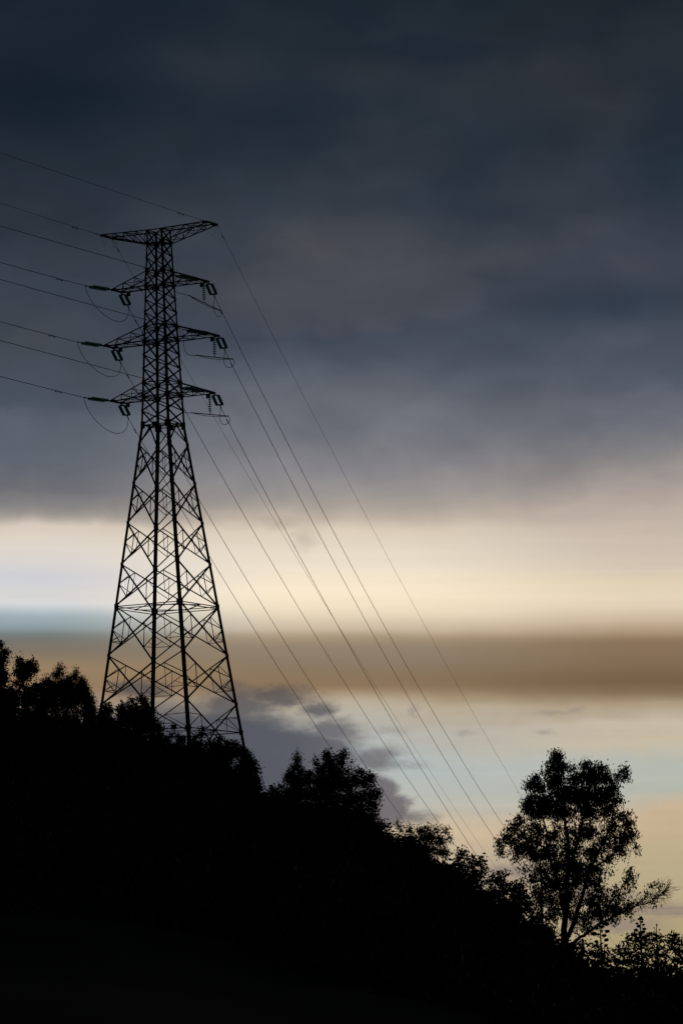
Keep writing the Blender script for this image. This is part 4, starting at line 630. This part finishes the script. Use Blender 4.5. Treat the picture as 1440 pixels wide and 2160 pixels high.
for ti, T in enumerate(TREES):
    rg = np.random.default_rng(100 + ti); st = T['style']; s = STY[st]
    root = empty(T['name'], T['loc']); tag(root, T['label'], T['cat'])
    C, info = crown_clusters(rg, T['lobes'], st)
    nodes = []; order = sorted(range(len(T['lobes'])), key=lambda i: T['lobes'][i][2])
    m = MB()
    if T['stems']:
        for si, stem in enumerate(T['stems']):
            sp = dense_poly(stem, 4)
            wob = rg.normal(0, .03, (len(sp), 3)); wob[0] = 0
            pts = [np.array(q[:3]) + w for q, w in zip(sp, wob)]; rs = [q[3] * .88 for q in sp]
            if si == 0: pts[0][2] = -.3
            m.tube([Vector(q) for q in pts], rs, 8)
            nodes += [(q, r_) for q, r_ in zip(pts, rs)]
    else:
        H = max(l[2] for l in T['lobes']); w = max(.06, min(.16, H * .013))
        cx = np.mean([l[0] for l in T['lobes']]); cy = np.mean([l[1] for l in T['lobes']])
        pts = []; rs = []
        for i in range(9):
            u = i / 8
            pts.append(np.array([cx * u ** 1.3 + rg.normal(0, .05) * (i > 0), cy * u ** 1.3, H * .72 * u - .2 * (i == 0)])); rs.append(w * (1 - .7 * u))
        m.tube([Vector(q) for q in pts], rs, 7); nodes = list(zip(pts, rs))
    for i in order:
        l = T['lobes'][i]; branch_to(m, rg, nodes, (l[0], l[1], l[2] - l[5] * .3), .05)
    twigs(m, rg, nodes, info, s['tw'], .011)
    if st == 'wispy' or T['name'] == 'gum_tree':             # bare shoots that stick out of the crown
        for l in T['lobes']:
            k = 5 if l[6] < .65 else 1
            if T['name'] == 'gum_tree': k = 9 if l[6] < .25 else (3 if l[6] < .5 else 0)
            for _ in range(k):
                a = np.array(l[:3]) + rg.normal(0, .35, 3) * np.array([l[3], l[4], l[5]])
                d = np.array([rg.normal(0, .25), rg.normal(0, .25), 1.0])
                if T['name'] == 'gum_tree': d = np.array([abs(rg.normal(.7, .5)), rg.normal(0, .4), rg.normal(.35, .6)])
                ln_ = rg.uniform(.6, 1.3) * min(max(l[5], .3), .7)
                if l[3] > 1.0: continue
                m.tube([Vector(a - d * ln_ * .3), Vector(a + d * ln_ * .4 + rg.normal(0, .04, 3)), Vector(a + d * ln_)], [.012, .009, .005], 3, False)
    if T['name'] == 'gum_tree':                              # bare twigs along the outer part of the low limb
        for q, r_ in [(np.array(p[:3]), p[3]) for p in dense_poly(T['stems'][4], 9)][30:]:
            for _ in range(3):
                d = np.array([rg.uniform(.2, 1.0), rg.normal(0, .35), rg.uniform(-.35, 1.0)]); d /= np.linalg.norm(d); ln_ = rg.uniform(.25, .75)
                mid = q + d * ln_ * .5 + np.array([0, 0, .05]); end = q + d * ln_ + np.array([0, 0, rg.uniform(0, .15)])
                m.tube([Vector(q), Vector(mid), Vector(end)], [.011, .008, .005], 3, False)
                for _ in range(3):
                    e = mid + (end - mid) * rg.uniform(0, 1); f_ = e + (d + rg.normal(0, .5, 3)) * rg.uniform(.12, .35)
                    m.tube([Vector(e), Vector(f_)], [.008, .005], 3, False)
    m.build('trunk', BARK, root)
    quad_mesh_obj('crown', leaves(rg, C, s['sig'], s['per'], s['ln'], s['wd'], s['droop']), LEAF[st], root)

# agave flower stalks
AGAVES = [
  {'loc': (10.73, 186.0, 2.99), 'h': 3.54, 'low': 1.74, 'clumps': [(0.248, 3.378, 0.093), (-0.186, 3.213, 0.083), (0.289, 3.068, 0.083), (-0.289, 2.965, 0.103), (0.145, 2.882, 0.083), (-0.124, 2.944, 0.062), (0.248, 2.696, 0.083), (-0.186, 2.634, 0.072), (0.207, 2.469, 0.062), (0.062, 3.275, 0.072), (-0.083, 3.378, 0.062)], 'label': 'agave flower stalk under the low branch of the gum-like tree'},
  {'loc': (11.93, 178.0, 2.65), 'h': 3.79, 'low': 1.81, 'clumps': [(0.02, 3.749, 0.059), (-0.059, 3.69, 0.049), (0.079, 3.67, 0.049), (-0.138, 3.512, 0.049), (0.119, 3.453, 0.049), (-0.079, 3.393, 0.069), (0.059, 3.571, 0.049), (0.158, 3.275, 0.063), (-0.198, 3.235, 0.069), (0.099, 3.156, 0.069), (-0.237, 3.057, 0.079), (-0.158, 2.879, 0.079), (0.178, 2.919, 0.059)], 'label': 'tallest agave flower stalk, rising from the fan-leaved shrubs'},
  {'loc': (13.44, 190.0, 2.54), 'h': 3.9, 'low': 2.19, 'clumps': [(0.021, 3.839, 0.032), (-0.106, 3.713, 0.027), (0.127, 3.628, 0.032), (-0.084, 3.544, 0.027), (0.169, 3.438, 0.032), (0.106, 3.312, 0.027), (0.148, 3.143, 0.032)], 'label': 'thin nearly bare agave stalk right of the tallest one'}
]
for ai, A in enumerate(AGAVES):
    rg = np.random.default_rng(900 + ai)
    root = empty('agave', A['loc']); tag(root, A['label'], 'agave plant', 'agave flower stalks')
    m = MB(); h = A['h']; m.tube([(0, 0, -.2), (.01, 0, h * .5), (-.01, 0, h * .8), (0, 0, h)], [.06, .045, .03, .012], 6); m.build('stalk', BARK, root)
    for (dx, z, r) in A['clumps']:
        r *= 1.35
        m = MB(); a = rg.uniform(-.5, .5); e = Vector((dx, dx * math.tan(a) * .6, z))
        m.tube([Vector((0, 0, z - .10 - abs(dx) * .25)), Vector((e.x * .6, e.y * .6, z - .09)), e - Vector((0, 0, r * .3))], [.014, .011, .009], 5)
        P = []
        for _ in range(34):                             # bunch of upturned flowers
            q = rg.normal(0, 1, 3); q /= np.linalg.norm(q); q *= np.array([r * .85, r * .85, r * .45]) * rg.uniform(.3, 1) ** .5
            m.lathe(e + Vector(q), (q[0] * .5, q[1] * .5, .1), [(-r * .3, .002), (0, r * .36), (r * .35, r * .26), (r * .5, .002)], 5)
        m.build('flower_cluster', LEAF['bigleaf'], root)
    rosette = []
    for i in range(22):                                      # spiky rosette at the foot
        an = i * 2.4; el = rg.uniform(.35, 1.2); ln_ = rg.uniform(.9, 1.3)
        d = np.array([math.cos(an) * math.cos(el), math.sin(an) * math.cos(el), math.sin(el)]); k = np.array([-math.sin(an), math.cos(an), 0]) * .09
        b = np.array([0, 0, .05])
        rosette.append([b - k * .6, b + d * ln_ * .5 - k, b + d * ln_ + np.array([0, 0, -.08]), b + d * ln_ * .5 + k])
    quad_mesh_obj('rosette', rosette, LEAF['bigleaf'], root)

# undergrowth covering the slope up to the crest (uncountable)
rg = np.random.default_rng(77)
n = 15000
az_ = rg.uniform(-5.6, 5.4, n); D_ = np.interp(az_, CA2, CD2); fr = rg.uniform(0, 1, n)
d_ = D_ * (1.03 - .62 * fr ** 2.6)
x_ = d_ * np.sin(np.radians(az_)); y_ = d_ * np.cos(np.radians(az_))
hgt = rg.uniform(0, 1, n) ** 1.2 * np.interp(az_, [-4.6, .4, 1.2, 2.5], [2.9, 2.6, 1.5, .8])
C = np.stack([x_, y_, ground_np(x_, y_) + hgt], 1)
o = quad_mesh_obj('undergrowth', leaves(rg, C, (.45, .45, .32), 14, .42, .2, .2), LEAF['scrub'])
o['kind'] = 'stuff'; o['label'] = 'dark tangled scrub covering the hillside below the trees'

# faint distribution wires far off at the right
def px(u, v, Yd):
    d = fw + rt * ((u - 720) / 9000) + upv * ((1080 - v) / 9000)
    return CAM + d * (Yd / d.y)
for (u0, v0, u1, v1, lb) in ((1150, 1921, 2000, 1893, 'upper of the two faint wires close together above the right shrubs'), (1150, 1934, 2000, 1903, 'lower of the two faint wires close together above the right shrubs'), (1160, 2010, 2000, 1925, 'faint wire rising rightward behind the agave stalks')):
    a = px(u0, v0, 420); b = px(u1, v1, 420); m = MB()
    m.tube([(a.lerp(b, t) - a) + Vector((0, 0, -1.2 * 4 * t * (1 - t) * .15)) for t in [i / 16 for i in range(17)]], .006, 5)
    o = m.build('overhead_wire', CABLE); o.location = a; tag(o, lb, 'overhead wire', 'distant wires at the right')
